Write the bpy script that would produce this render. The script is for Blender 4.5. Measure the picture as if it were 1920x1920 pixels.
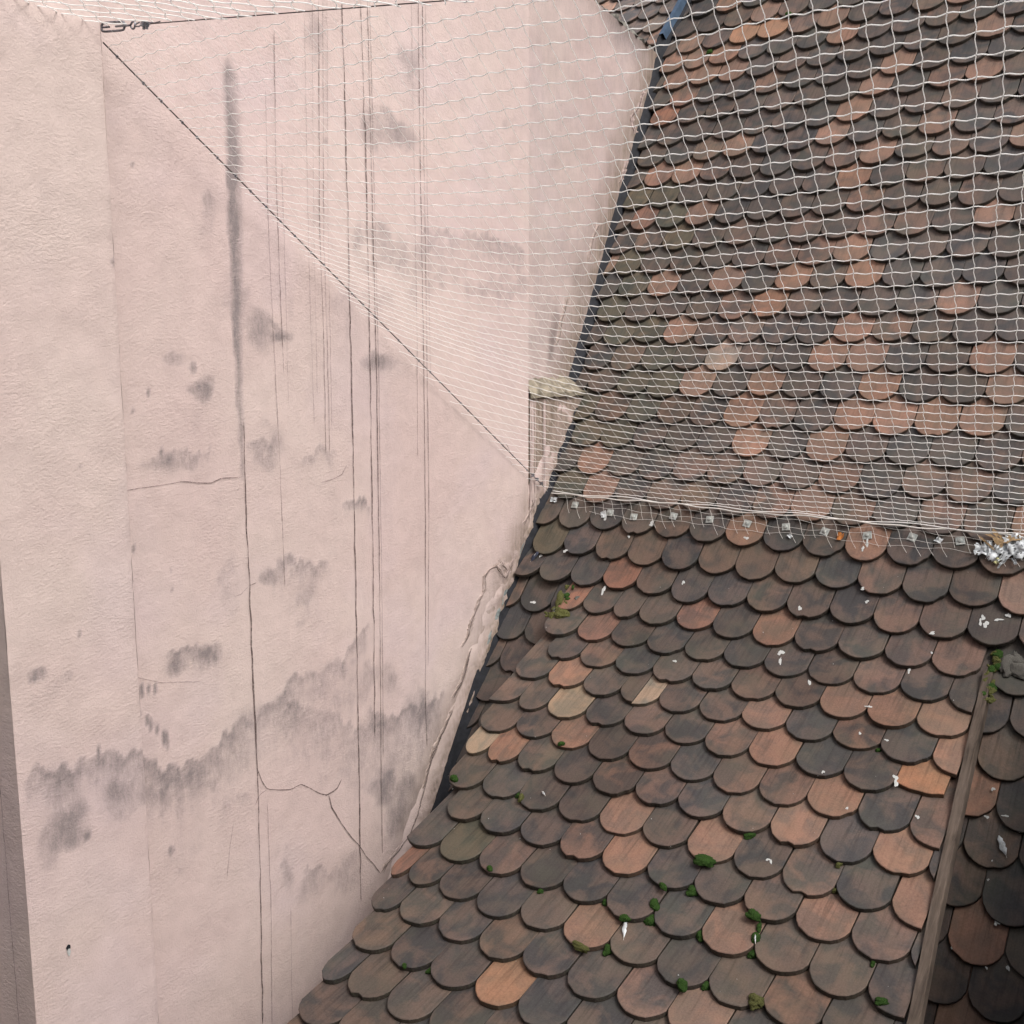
import bpy, bmesh, math, random, json
import numpy as np
from mathutils import Vector, Matrix
random.seed(7); rng=np.random.RandomState(11)
for o in list(bpy.data.objects): bpy.data.objects.remove(o)
SC=bpy.context.scene; COL=SC.collection
Z0=9.0                                   # height of the roof origin above the courtyard
# ------------------------------------------------------------------ camera
cam=bpy.data.cameras.new('camera'); camo=bpy.data.objects.new('camera',cam); COL.objects.link(camo)
CAM=np.array([2.68614,-4.45489,0.67590])
cam.sensor_width=36; cam.lens=36; cam.clip_start=.05; cam.clip_end=2000
PITCH=0.154543
camo.location=(CAM[0],CAM[1],CAM[2]+Z0)
camo.rotation_euler=(math.pi/2-PITCH,0,math.asin(.57616668))
SC.camera=camo
# ------------------------------------------------------------------ world, sun, exposure
W=bpy.data.worlds.new('World'); SC.world=W; W.use_nodes=True
nt=W.node_tree; nt.nodes.clear()
sky=nt.nodes.new('ShaderNodeTexSky'); sky.sky_type='NISHITA'; sky.sun_disc=False
SUN_EL,SUN_AZ=math.radians(52),math.radians(110)     # azimuth measured from +Y towards +X
sky.sun_elevation=SUN_EL; sky.sun_rotation=SUN_AZ
sky.air_density=1.0; sky.dust_density=7; sky.ozone_density=1.0
hsv=nt.nodes.new('ShaderNodeHueSaturation'); hsv.inputs['Saturation'].default_value=.42
bg=nt.nodes.new('ShaderNodeBackground'); bg.inputs['Strength'].default_value=.15
wo=nt.nodes.new('ShaderNodeOutputWorld')
nt.links.new(sky.outputs[0],hsv.inputs['Color']); nt.links.new(hsv.outputs[0],bg.inputs[0]); nt.links.new(bg.outputs[0],wo.inputs[0])
sl=bpy.data.lights.new('sun','SUN'); sl.energy=1.0; sl.angle=math.radians(16); sl.color=(1,.98,.95)
so=bpy.data.objects.new('sun',sl); COL.objects.link(so)
sd=Vector((math.sin(SUN_AZ)*math.cos(SUN_EL),math.cos(SUN_AZ)*math.cos(SUN_EL),math.sin(SUN_EL)))
so.rotation_euler=sd.to_track_quat('Z','Y').to_euler(); so.location=(0,0,30)
SC.view_settings.view_transform='Standard'; SC.view_settings.look='None'; SC.view_settings.gamma=1
SC.view_settings.use_curve_mapping=False
SC.view_settings.exposure=0.49
SC.render.engine='CYCLES'
# ------------------------------------------------------------------ helpers
def link(name,me,mat=None,parent=None,**kw):
    o=bpy.data.objects.new(name,me); COL.objects.link(o)
    if mat is not None and me is not None and len(me.materials)==0: me.materials.append(mat)
    if parent is not None: o.parent=parent
    for k,v in kw.items(): o[k]=v
    return o
def mesh(name,V,F,smooth=False,mat=None,mi=None):
    me=bpy.data.meshes.new(name); me.from_pydata([tuple(v) for v in V],[],[tuple(f) for f in F])
    if mat is not None:
        for m in (mat if isinstance(mat,(list,tuple)) else [mat]): me.materials.append(m)
    if mi is not None: me.polygons.foreach_set('material_index',mi)
    if smooth: me.polygons.foreach_set('use_smooth',[True]*len(me.polygons))
    me.update(); return me
def thing(name,label,cat,group=None,me=None,mat=None,loc=(0,0,0)):
    o=link(name,me,mat); o.location=loc; o['label']=label; o['category']=cat
    if group: o['group']=group
    return o
def zz(P): P=np.array(P,float); P[...,2]+=Z0; return P
def fbm(u,v,sc,octv=4,seed=0):
    r=np.random.RandomState(seed); out=np.zeros_like(u,float); a=1; tot=0
    for k in range(octv):
        G=r.rand(64,64); x=u*sc*2**k; y=v*sc*2**k
        xi=np.floor(x).astype(int); yi=np.floor(y).astype(int); fx=x-xi; fy=y-yi
        fx=fx*fx*(3-2*fx); fy=fy*fy*(3-2*fy); xi%=64; yi%=64; x2=(xi+1)%64; y2=(yi+1)%64
        out+=a*((G[xi,yi]*(1-fx)+G[x2,yi]*fx)*(1-fy)+(G[xi,y2]*(1-fx)+G[x2,y2]*fx)*fy); tot+=a; a*=.5
    return out/tot
def tubes(paths,rad,n=4,V=None,F=None):
    V=[] if V is None else V; F=[] if F is None else F
    for P in paths:
        P=np.array(P,float); m=len(P); T=np.gradient(P,axis=0); T/=np.linalg.norm(T,axis=1)[:,None]+1e-12
        ref=np.array([0,0,1.]) if abs(T[:,2]).mean()<.8 else np.array([1.,0,0])
        A=np.cross(T,ref); A/=np.linalg.norm(A,axis=1)[:,None]+1e-12; B=np.cross(T,A); b=len(V)
        rr=rad(P)[:,None] if callable(rad) else (rad if np.ndim(rad)==0 else np.asarray(rad)[:,None])
        ring=[P+rr*(A*math.cos(2*math.pi*k/n)+B*math.sin(2*math.pi*k/n)) for k in range(n)]
        V.extend(np.stack(ring,1).reshape(-1,3).tolist())
        for i in range(m-1):
            for k in range(n):
                k2=(k+1)%n; F.append((b+i*n+k,b+i*n+k2,b+(i+1)*n+k2,b+(i+1)*n+k))
    return V,F
def boxm(name,c,sz,mat=None,rot=None):
    bm=bmesh.new(); bmesh.ops.create_cube(bm,size=1); bmesh.ops.scale(bm,vec=sz,verts=bm.verts)
    if rot is not None: bmesh.ops.transform(bm,matrix=rot.to_4x4(),verts=bm.verts)
    bmesh.ops.translate(bm,vec=c,verts=bm.verts); me=bpy.data.meshes.new(name); bm.to_mesh(me); bm.free()
    if mat: me.materials.append(mat)
    return me
# ------------------------------------------------------------------ materials
def newmat(name,rough=.85):
    m=bpy.data.materials.new(name); m.use_nodes=True; n=m.node_tree; b=n.nodes['Principled BSDF']; b.inputs['Roughness'].default_value=rough
    b.inputs['Specular IOR Level'].default_value=.25
    return m,n,b
class N:
    def __init__(s,nt): s.t=nt
    def n(s,typ,**kw):
        x=s.t.nodes.new('ShaderNode'+typ)
        for k,v in kw.items(): setattr(x,k,v)
        return x
    def l(s,a,b): s.t.links.new(a,b)
    def noise(s,vec,scale,det=4,rough=.55,dist=0):
        x=s.n('TexNoise'); x.inputs['Scale'].default_value=scale; x.inputs['Detail'].default_value=det; x.inputs['Roughness'].default_value=rough; x.inputs['Distortion'].default_value=dist
        if vec is not None: s.l(vec,x.inputs['Vector'])
        return x.outputs['Fac']
    def ramp(s,fac,stops,interp='LINEAR'):
        x=s.n('ValToRGB'); x.color_ramp.interpolation=interp; e=x.color_ramp.elements
        while len(e)<len(stops): e.new(.5)
        for i,(p,c) in enumerate(stops):
            e[i].position=p; e[i].color=(c,c,c,1) if np.ndim(c)==0 else (*c,1)
        s.l(fac,x.inputs[0]); return x.outputs[0]
    def mix(s,fac,a,b,mode='MIX'):
        x=s.n('MixRGB',blend_type=mode)
        for i,v in ((0,fac),(1,a),(2,b)):
            if isinstance(v,(int,float)): x.inputs[i].default_value=v
            elif isinstance(v,tuple): x.inputs[i].default_value=(*v,1)
            else: s.l(v,x.inputs[i])
        return x.outputs[0]
    def math(s,op,a,b=0.0,c=None,clamp=False):
        x=s.n('Math',operation=op,use_clamp=clamp)
        for i,v in enumerate((a,b,c)):
            if v is None: continue
            if isinstance(v,(int,float)): x.inputs[i].default_value=v
            else: s.l(v,x.inputs[i])
        return x.outputs[0]
    def mapping(s,vec,scale=(1,1,1),loc=None):
        x=s.n('Mapping'); x.inputs['Scale'].default_value=scale; s.l(vec,x.inputs['Vector'])
        if loc is not None: s.l(loc,x.inputs['Location'])
        return x.outputs[0]
    def bump(s,h,strength,dist,bsdf,normal=None):
        x=s.n('Bump'); x.inputs['Strength'].default_value=strength; x.inputs['Distance'].default_value=dist
        s.l(h,x.inputs['Height'])
        if normal: s.l(normal,x.inputs['Normal'])
        if bsdf: s.l(x.outputs[0],bsdf.inputs['Normal'])
        return x.outputs[0]
def tile_mat(name,joined=False,edge=False):
    m,t,b=newmat(name,.8); q=N(t)
    tc=q.n('TexCoord')
    if joined:
        a=q.n('Attribute',attribute_name='tint'); base=a.outputs['Color']; amt=a.outputs['Alpha']
        a2=q.n('Attribute',attribute_name='tco'); vec=a2.outputs['Vector']; ovec=vec
    else:
        oi=q.n('ObjectInfo'); base=oi.outputs['Color']; amt=oi.outputs['Alpha']
        cb=q.n('CombineXYZ'); r37=q.math('MULTIPLY',oi.outputs['Random'],37.); q.l(r37,cb.inputs[0]); r91=q.math('MULTIPLY',oi.outputs['Random'],91.); q.l(r91,cb.inputs[1]); q.l(r37,cb.inputs[2])
        ad=q.n('VectorMath',operation='ADD'); q.l(tc.outputs['Object'],ad.inputs[0]); q.l(cb.outputs[0],ad.inputs[1]); vec=ad.outputs[0]; ovec=tc.outputs['Object']
    # soft burnt mottling
    blotch=q.noise(vec,11,3,.5,.6); bl=q.ramp(blotch,[(.40,0),(.60,1)])
    warm=q.mix(1,base,(1.85,1.42,1.22),'MULTIPLY'); dark=q.mix(1,base,(.70,.74,.79),'MULTIPLY')
    mot=q.mix(bl,dark,warm); c=q.mix(amt,base,mot)
    # lengthwise drip / drag streaks
    st=q.noise(q.mapping(vec,(85,4.5,20)),1,4,.6,.3); sr=q.ramp(st,[(.34,.62),(.5,1.0),(.75,1.1)])
    sx=q.n('SeparateXYZ'); q.l(ovec,sx.inputs[0])
    up=q.math('MULTIPLY_ADD',sx.outputs[1],9.,.25,clamp=True)
    c=q.mix(q.math('MULTIPLY_ADD',up,.55,.3),c,q.mix(1,c,sr,'MULTIPLY'))
    gr=q.noise(vec,160,3,.7); c=q.mix(.45,c,q.mix(1,c,q.ramp(gr,[(.3,.6),(.7,1.4)]),'MULTIPLY'))
    # green-grey film of algae, heavier under the overlap above
    al=q.ramp(q.noise(vec,5,3,.6),[(.45,0),(.8,.3)]); c=q.mix(al,c,(.10,.105,.072))
    # pale lichen specks
    sp=q.ramp(q.noise(vec,420,2,.6),[(.765,0),(.8,.6)]); c=q.mix(sp,c,(.42,.41,.37))
    gp=q.n('NewGeometry'); wn=q.noise(gp.outputs['Position'],1.7,3,.55); c=q.mix(1,c,q.ramp(wn,[(.32,.80),(.68,1.14)]),'MULTIPLY')
    wg=q.ramp(q.noise(gp.outputs['Position'],2.6,3,.6),[(.5,0),(.72,.22)]); c=q.mix(wg,c,q.mix(1,c,(.80,.93,.74),'MULTIPLY'))
    if edge:  # dirt and lichen, with shade painted into the edge colour
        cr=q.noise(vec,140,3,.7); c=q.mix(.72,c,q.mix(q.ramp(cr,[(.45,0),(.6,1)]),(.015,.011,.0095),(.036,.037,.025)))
    q.l(c,b.inputs['Base Color'])
    h=q.mix(.5,st,gr); q.bump(h,.35 if not edge else .8,.0025,b)
    b.inputs['Roughness'].default_value=.72
    return m
M_T,M_TE=tile_mat('fired_clay'),tile_mat('shaded_clay_edge',edge=True)
M_TJ,M_TJE=tile_mat('fired_clay_far',joined=True),tile_mat('shaded_clay_edge_far',joined=True,edge=True)
def plaster(name,attr=True,pink=(.540,.424,.400),cream=(.562,.460,.425),flat=False):
    m,t,b=newmat(name,.9); q=N(t); tc=q.n('TexCoord'); v=tc.outputs['Object']
    lo=q.ramp(q.noise(v,1.3,3,.5),[(.35,0),(.65,1)]); c=q.mix(lo,pink,cream)
    lil=q.ramp(q.noise(q.mapping(v,(1,1,1)),2.1,2,.5,.4),[(.5,0),(.75,.5)]); c=q.mix(lil,c,(.545,.442,.45))
    md=q.noise(v,14,4,.6); c=q.mix(.35,c,q.mix(1,c,q.ramp(md,[(.3,.82),(.7,1.12)]),'MULTIPLY'))
    if attr:
        a=q.n('Attribute',attribute_name='stain'); s=a.outputs['Fac']
        br=q.noise(q.mapping(v,(1,1,.5)),60,5,.7); br2=q.noise(v,220,3,.7)
        k=q.math('ADD',q.math('MULTIPLY',br,.6),q.math('MULTIPLY',br2,.45))
        vk=q.noise(q.mapping(v,(1,1,.30)),95,4,.65); nz=q.math('ADD',q.math('MULTIPLY',br,.34),q.math('ADD',q.math('MULTIPLY',br2,.36),q.math('MULTIPLY',vk,.30)))
        nz=q.math('MULTIPLY',q.math('SUBTRACT',nz,.5),q.math('MINIMUM',q.math('MULTIPLY',s,6.),2.1))
        se=q.math('ADD',q.math('MULTIPLY',s,1.05),nz); se=q.math('MULTIPLY',q.math('MINIMUM',q.math('MAXIMUM',se,0.),1.),q.math('MINIMUM',q.math('MULTIPLY',s,3.5),1.))
        c=q.mix(se,c,(.225,.190,.188))
        a2=q.n('Attribute',attribute_name='brown'); vs=q.noise(q.mapping(v,(70,70,2.5)),1,4,.6)
        bc=q.mix(q.ramp(vs,[(.42,0),(.62,1)]),(.15,.115,.085),(.27,.21,.17))
        bb=q.math('MULTIPLY',a2.outputs['Fac'],q.math('MULTIPLY_ADD',br,1.2,.3),clamp=True); c=q.mix(bb,c,bc)
    # small pits and flecks
    pit=q.ramp(q.noise(v,130,2,.5),[(.74,0),(.79,.55)]); c=q.mix(pit,c,(.26,.21,.2))
    q.l(c,b.inputs['Base Color'])
    n1=q.noise(q.mapping(v,(1,1,1.6)),70,4,.66,.35); n2=q.noise(v,170,3,.65); n3=q.noise(v,9,3,.5)
    pat=q.ramp(q.noise(v,4.5,4,.6),[(.38,.15),(.62,1.1)])
    h=q.math('ADD',q.math('MULTIPLY',q.math('MULTIPLY',n1,pat),1.),q.math('ADD',q.math('MULTIPLY',n2,.5),q.math('MULTIPLY',n3,.35)))
    q.bump(h,.42,.010,b); return m
M_PL=plaster('pink_plaster')
def simple(name,c,rough=.7,metal=0,ns=40,amp=.3,bump=.2,c2=None):
    m,t,b=newmat(name,rough); q=N(t); v=q.n('TexCoord').outputs['Object']; f=q.noise(v,ns,4,.6)
    col=q.mix(q.ramp(f,[(.35,0),(.65,1)]),tuple(x*(1-amp) for x in c),c2 if c2 else tuple(min(1,x*(1+amp)) for x in c))
    q.l(col,b.inputs['Base Color']); b.inputs['Metallic'].default_value=metal
    if bump: q.bump(f,bump,.004,b)
    return m
M_DECK=simple('roof_underlay',(.035,.028,.024),.95)
M_LEAD=simple('dark_flashing',(.013,.014,.018),.8,0,30,.35,.25)
M_BLUE=simple('sky_tinted_sheet',(.075,.115,.175),.45,.2,20,.2,.1)  # blue painted in for the sky mirrored in the metal
M_ZINC=simple('zinc',(.17,.19,.19),.55,.3,60,.3,.3,(.27,.30,.29))
M_STEEL=simple('galvanised_steel',(.20,.20,.22),.45,.7,90,.4,.2)
M_WIRE=simple('weathered_wire',(.085,.07,.065),.6,.4,200,.4,0)
def twine(name,c):
    m,t,b=newmat(name,.8); b.inputs['Base Color'].default_value=(*c,1); tr=t.nodes.new('ShaderNodeBsdfTranslucent'); tr.inputs[0].default_value=(*c,1)
    mx=t.nodes.new('ShaderNodeMixShader'); mx.inputs[0].default_value=.5; t.links.new(b.outputs[0],mx.inputs[1]); t.links.new(tr.outputs[0],mx.inputs[2]); t.links.new(mx.outputs[0],t.nodes['Material Output'].inputs[0]); return m
M_NET=twine('white_twine',(.96,.955,.94))
M_NETF=simple('thin_white_twine',(.55,.53,.50),.8,0,300,.1,0)
M_PLATE=simple('clear_plate',(.30,.315,.30),.35,.1,80,.15,.1)
M_WOOD=None
def wood():
    m,t,b=newmat('weathered_wood',.85); q=N(t); v=q.n('TexCoord').outputs['Object']
    g=q.noise(q.mapping(v,(60,6,6)),1,5,.65,.4); c=q.mix(q.ramp(g,[(.35,0),(.68,1)]),(.035,.026,.020),(.115,.088,.070))
    d=q.ramp(q.noise(v,7,3,.5),[(.4,0),(.75,.6)]); c=q.mix(d,c,(.13,.10,.082)); q.l(c,b.inputs['Base Color']); q.bump(g,.6,.004,b); return m
M_WOOD=wood()
M_MOSS=simple('green_moss',(.022,.058,.010),.98,0,160,.6,1.0,(.045,.105,.016))
M_MOSSY=simple('olive_moss',(.075,.085,.02),.95,0,110,.5,1.0,(.15,.15,.05))
M_DROP=simple('white_dropping',(.43,.44,.43),.7,0,150,.15,.3)
M_PAPER=simple('dirty_white_plastic',(.38,.40,.41),.6,0,30,.35,.3,(.60,.63,.65))
M_TAN=simple('tan_leaf',(.25,.17,.09),.8,0,60,.3,.3)
M_LEAF=simple('orange_leaf',(.33,.12,.03),.8,0,60,.4,.3)
M_YEL=simple('yellowed_scrap',(.62,.60,.33),.7,0,60,.2,.3)
M_MORT=simple('grey_mortar',(.10,.095,.085),.95,0,35,.4,1.0,(.19,.18,.16))
M_MORTM=simple('mossy_mortar',(.06,.07,.025),.95,0,25,.4,1.0,(.15,.14,.11))
M_NAVY=simple('navy_feather',(.025,.03,.05),.6,0,60,.3,.2)
M_GROUND=simple('courtyard_stone',(.22,.205,.19),.95,0,3,.25,.3)
def line_mat():
    m,t,b=newmat('crack_line',.95); q=N(t); oi=q.n('ObjectInfo'); v=q.n('TexCoord').outputs['Object']
    n1=q.noise(q.mapping(v,(1,1,1)),9,4,.7); n2=q.noise(v,120,2,.6)
    f=q.math('MULTIPLY',q.ramp(n1,[(.25,.35),(.6,1)]),q.ramp(n2,[(.3,.45),(.55,1)])); f=q.math('MULTIPLY',f,oi.outputs['Alpha'])
    b.inputs['Base Color'].default_value=(.10,.07,.065,1)
    tr=q.n('BsdfTransparent'); mx=q.n('MixShader'); q.l(f,mx.inputs[0]); q.l(tr.outputs[0],mx.inputs[1]); q.l(b.outputs[0],mx.inputs[2])
    q.l(mx.outputs[0],t.nodes['Material Output'].inputs[0]); return m
M_LINE=line_mat()
# ------------------------------------------------------------------ measured layout (metres; s runs down the roof slope)
TI=[[-23,-3.499,[-0.463,-0.274,-0.091],0,"DOD",0],[-22,-3.338,[-0.355,-0.172,0.005,0.184,0.367],-1,"DDMOMD",0],[-21,-3.178,[-0.447,-0.276,-0.092,0.089,0.281,0.461,0.641,0.816,0.999],0,"OMXXMODD",0],[-20,-3.025,[-0.351,-0.187,0.007,0.188,0.369,0.549,0.729,0.912,1.096,1.274,1.458],-1,"OOODDDODDMD",0],[-19,-2.868,[-0.27,-0.079,0.099,0.288,0.469,0.646,0.828,1.011,1.191,1.374,1.557],-1,"OOODMDDDDDO",0],[-18,-2.713,[-0.176,0.011,0.188,0.372,0.555,0.736,0.919,1.097,1.281,1.464],-1,"RDDMDDDODDD",0],[-17,-2.561,[-0.264,-0.076,0.106,0.292,0.47,0.652,0.834,1.013,1.197,1.379,1.559],-1,"RDDDMDDODMO",0],[-16,-2.392,[-0.162,0.019,0.203,0.381,0.566,0.746,0.926,1.108,1.291,1.473,1.654],-1,"DDDDDDODDMD",0],[-15,-2.236,[-0.246,-0.061,0.12,0.303,0.483,0.666,0.843,1.025,1.208,1.387,1.567],0,"DMODDODDMDD",0],[-14,-2.073,[-0.149,0.031,0.212,0.395,0.578,0.758,0.943,1.12,1.305,1.481,1.663],-1,"ROMDDDMODMDO",0],[-13,-1.909,[-0.243,-0.06,0.122,0.31,0.487,0.673,0.852,1.03,1.21,1.392,1.576],-1,"GGDDDDDODDMD",0],[-12,-1.748,[-0.311,-0.152,0.034,0.217,0.401,0.583,0.761,0.941,1.123,1.308,1.485,1.667],0,"RGODDDDMDDMD",0],[-11,-1.583,[-0.237,-0.055,0.128,0.313,0.495,0.676,0.851,1.034,1.216,1.393,1.58,1.757],0,"BGDMDMDMMDO",0],[-10,-1.422,[-0.307,-0.143,0.041,0.223,0.403,0.587,0.766,0.948,1.13,1.309,1.489,1.671],0,"GDDDDMMODDDD",0],[-9,-1.264,[-0.232,-0.049,0.133,0.318,0.504,0.683,0.867,1.042,1.223,1.402,1.586,1.766],0,"GODODODODDDD",0],[-8,-1.1,[-0.134,0.053,0.232,0.416,0.599,0.781,0.959,1.14,1.321,1.503,1.681,1.862],-1,"GBDDMOMDDDOD",0],[-7,-0.941,[-0.217,-0.033,0.149,0.333,0.513,0.695,0.876,1.059,1.24,1.419,1.599,1.778],-1,"DGGODMDDOMDDD",0],[-6,-0.779,[-0.277,-0.115,0.069,0.251,0.434,0.612,0.793,0.975,1.155,1.337,1.515,1.697,1.881],0,"DBGDPDDOODDO",0],[-5,-0.621,[-0.206,-0.025,0.159,0.34,0.524,0.704,0.883,1.067,1.247,1.428,1.609,1.791],0,"BGGODODDODDO",0],[-4,-0.454,[-0.103,0.086,0.264,0.447,0.627,0.81,0.985,1.168,1.348,1.529,1.709,1.892],-1,"GBGBDOMDOOOOD",0],[-3,-0.299,[-0.19,-0.01,0.175,0.356,0.533,0.714,0.897,1.079,1.26,1.438,1.62,1.803,1.98],0,"GGDDDODOMDDD",0],[-2,-0.14,[-0.098,0.087,0.265,0.449,0.634,0.814,0.991,1.171,1.354,1.534,1.712,1.895],-1,"DOBDMDMDMDMMD",0],[-1,0.016,[-0.004,0.178,0.356,0.541,0.724,0.905,1.082,1.267,1.448,1.629,1.811,1.99],-1,"GODBBDMOMDMDO",0],[0,0.166,[-0.095,0.086,0.268,0.446,0.631,0.812,0.994,1.176,1.36,1.536,1.716,1.895],-1,"BBDBBDODDODDD",0],[1,0.321,[-0.01,0.174,0.355,0.536,0.721,0.903,1.085,1.266,1.447,1.629,1.808,1.99],-1,"GDBBDBBBDMDDO",0],[2,0.473,[-0.084,0.098,0.276,0.455,0.641,0.818,1.003,1.184,1.367,1.548,1.726,1.906],-1,"DDDRBDDDDDMMK",0],[3,0.632,[0.092,0.237,0.403,0.537,0.721,0.899,1.083,1.264,1.446,1.63,1.807],-3,"RDBBRDRDDMM",3],[4,0.787,[0.288,0.463,0.646,0.827,1.005,1.187,1.369,1.549,1.727,1.903],-1,"DRDDDDDDMDD",0],[5,0.93,[0.2,0.376,0.557,0.739,0.922,1.098,1.282,1.462,1.642,1.821],0,"DMDBBMDOOO",0],[6,1.075,[0.109,0.289,0.471,0.653,0.834,1.014,1.195,1.374,1.554,1.732,1.913],0,"BOBHDDODMDO",0],[7,1.229,[0.005,0.231,0.376,0.562,0.744,0.925,1.104,1.283,1.464,1.643,1.822],-2,"MBYDMDMODDXD",2],[8,1.38,[0.114,0.294,0.474,0.656,0.838,1.022,1.2,1.379,1.556,1.737,1.912],0,"BDODMDMMODM",0],[9,1.524,[0.127,0.246,0.395,0.573,0.751,0.936,1.115,1.294,1.474,1.651,1.825],-3,"YOBDMMDMODOD",3],[10,1.685,[0.145,0.315,0.498,0.68,0.86,1.041,1.22,1.398,1.574,1.753,1.929],0,"BDDDODODMDO",0],[11,1.831,[0.233,0.403,0.589,0.77,0.952,1.131,1.309,1.489,1.667,1.845,2.024],0,"BDDMODDMOMD",0],[12,1.992,[0.148,0.32,0.507,0.69,0.871,1.052,1.233,1.407,1.585,1.764,1.942],0,"DGMDDDDOBBD",0],[13,2.151,[0.207,0.283,0.427,0.606,0.786,0.967,1.144,1.32,1.499,1.675,1.854],-2,"RDDDBOBDBMD",2],[14,2.301,[0.225,0.353,0.535,0.716,0.894,1.074,1.253,1.429],-1,"DBDBDDMODM",1],[15,2.46,[0.265,0.446,0.625,0.81,0.984,1.163],0,"BDDXDDBD",0],[16,2.616,[0.273,0.386,0.565,0.745],-1,"DBBDDODBMD",1],[17,2.773,[0.299,0.483,0.663,0.843,1.023,1.203,1.383,1.563,1.743,1.923],0,"DBDBDMDOB",0],[18,2.928,[0.31,0.37,0.55,0.73,0.91,1.09,1.27,1.45,1.63,1.81],0,"BDDBODMDBD",0],[19,3.083,[0.31,0.46,0.64,0.82,1.0,1.18,1.36,1.54,1.72,1.9],0,"D",0]]
MOSS=[[1.315,1.753,40,22,0],[1.418,1.594,20,14,0],[1.228,1.899,18,10,0],[1.317,1.865,24,20,0],[1.227,1.969,18,22,0],[1.234,2.017,26,22,0],[1.158,2.06,20,12,0],[1.41,2.012,14,22,0],[1.548,1.894,28,18,0],[1.577,1.921,9,18,0],[1.58,1.961,16,20,0],[1.588,2.01,14,16,0],[1.075,2.217,36,14,1],[1.15,2.178,17,22,0],[1.442,2.215,24,18,0],[1.497,2.171,16,18,0],[1.664,2.172,28,26,1],[1.052,2.012,11,11,0],[0.813,2.059,11,11,0],[0.198,1.727,16,13,0],[0.499,1.7,14,14,0],[0.528,1.723,10,16,1],[0.594,2.055,11,11,0],[0.634,2.483,12,20,0],[0.557,2.526,9,9,0],[0.555,1.435,14,8,0],[1.742,1.601,12,22,1],[1.751,1.701,14,10,1],[1.992,2.034,24,14,0],[1.935,1.915,8,12,0],[1.729,1.102,10,8,0],[0.118,0.648,14,34,1],[0.163,0.725,30,22,1],[-0.2,-3.085,12,9,0],[0.271,-3.273,12,10,0]]
DROP=[[0.309,0.55,7,16],[1.238,0.728,11,12],[1.253,0.778,5,18],[1.397,0.854,6,13],[1.954,0.418,9,8],[1.949,0.443,6,12],[1.969,0.449,10,11],[2.009,0.418,14,5],[2.039,0.392,10,8],[1.822,1.215,10,10],[1.831,1.242,10,12],[1.454,0.151,6,14],[1.443,0.183,5,8],[1.518,1.671,8,5],[1.53,1.676,4,9],[1.929,1.354,8,7],[1.251,0.5,9,7],[1.483,0.368,8,5],[1.509,0.418,7,5],[0.691,0.45,5,9],[0.818,0.874,8,5],[0.924,0.192,10,5],[0.175,0.155,7,16],[0.437,0.171,10,8],[0.026,0.373,9,5],[-0.112,0.407,6,8],[-0.014,0.689,12,6],[0.334,0.247,5,5],[1.805,0.612,5,4],[1.79,0.528,12,5],[1.742,0.707,5,12],[1.583,1.269,5,7],[1.648,0.921,14,4],[1.75,1.059,8,4],[1.652,1.053,6,5],[1.705,1.394,7,4]]
FEA=[[1.172,2.086,10,34,100],[0.605,1.674,4,10,80],[1.584,1.968,4,14,95]]
MDROP=[[2.071,0.608,5,12],[2.093,1.068,6,8],[2.146,1.152,12,4],[2.088,1.171,8,6],[2.197,1.186,6,12],[2.129,1.318,4,4],[2.127,1.383,4,4],[2.176,1.513,9,14],[2.23,1.645,6,12],[2.167,1.666,4,6],[2.053,1.638,5,4]]
MFEA=[2.153,1.256]
CLIPS=[[-0.02,0.109],[0.194,0.134],[0.331,0.144],[0.535,0.117],[0.721,0.115],[0.906,0.117],[1.088,0.114],[1.264,0.118],[1.447,0.116],[1.628,0.103],[1.815,0.098]]
SPOT=[[1.966,0.1],[-0.151,0.402],[0.163,0.152],[1.336,0.131],[1.734,0.096],[2.002,0.084],[1.913,0.142]]
LT=[-0.181,0.406]
VR=[[2.033,0.659],[2.042,0.956],[2.056,1.253],[2.079,1.714],[2.106,2.053]]
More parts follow.
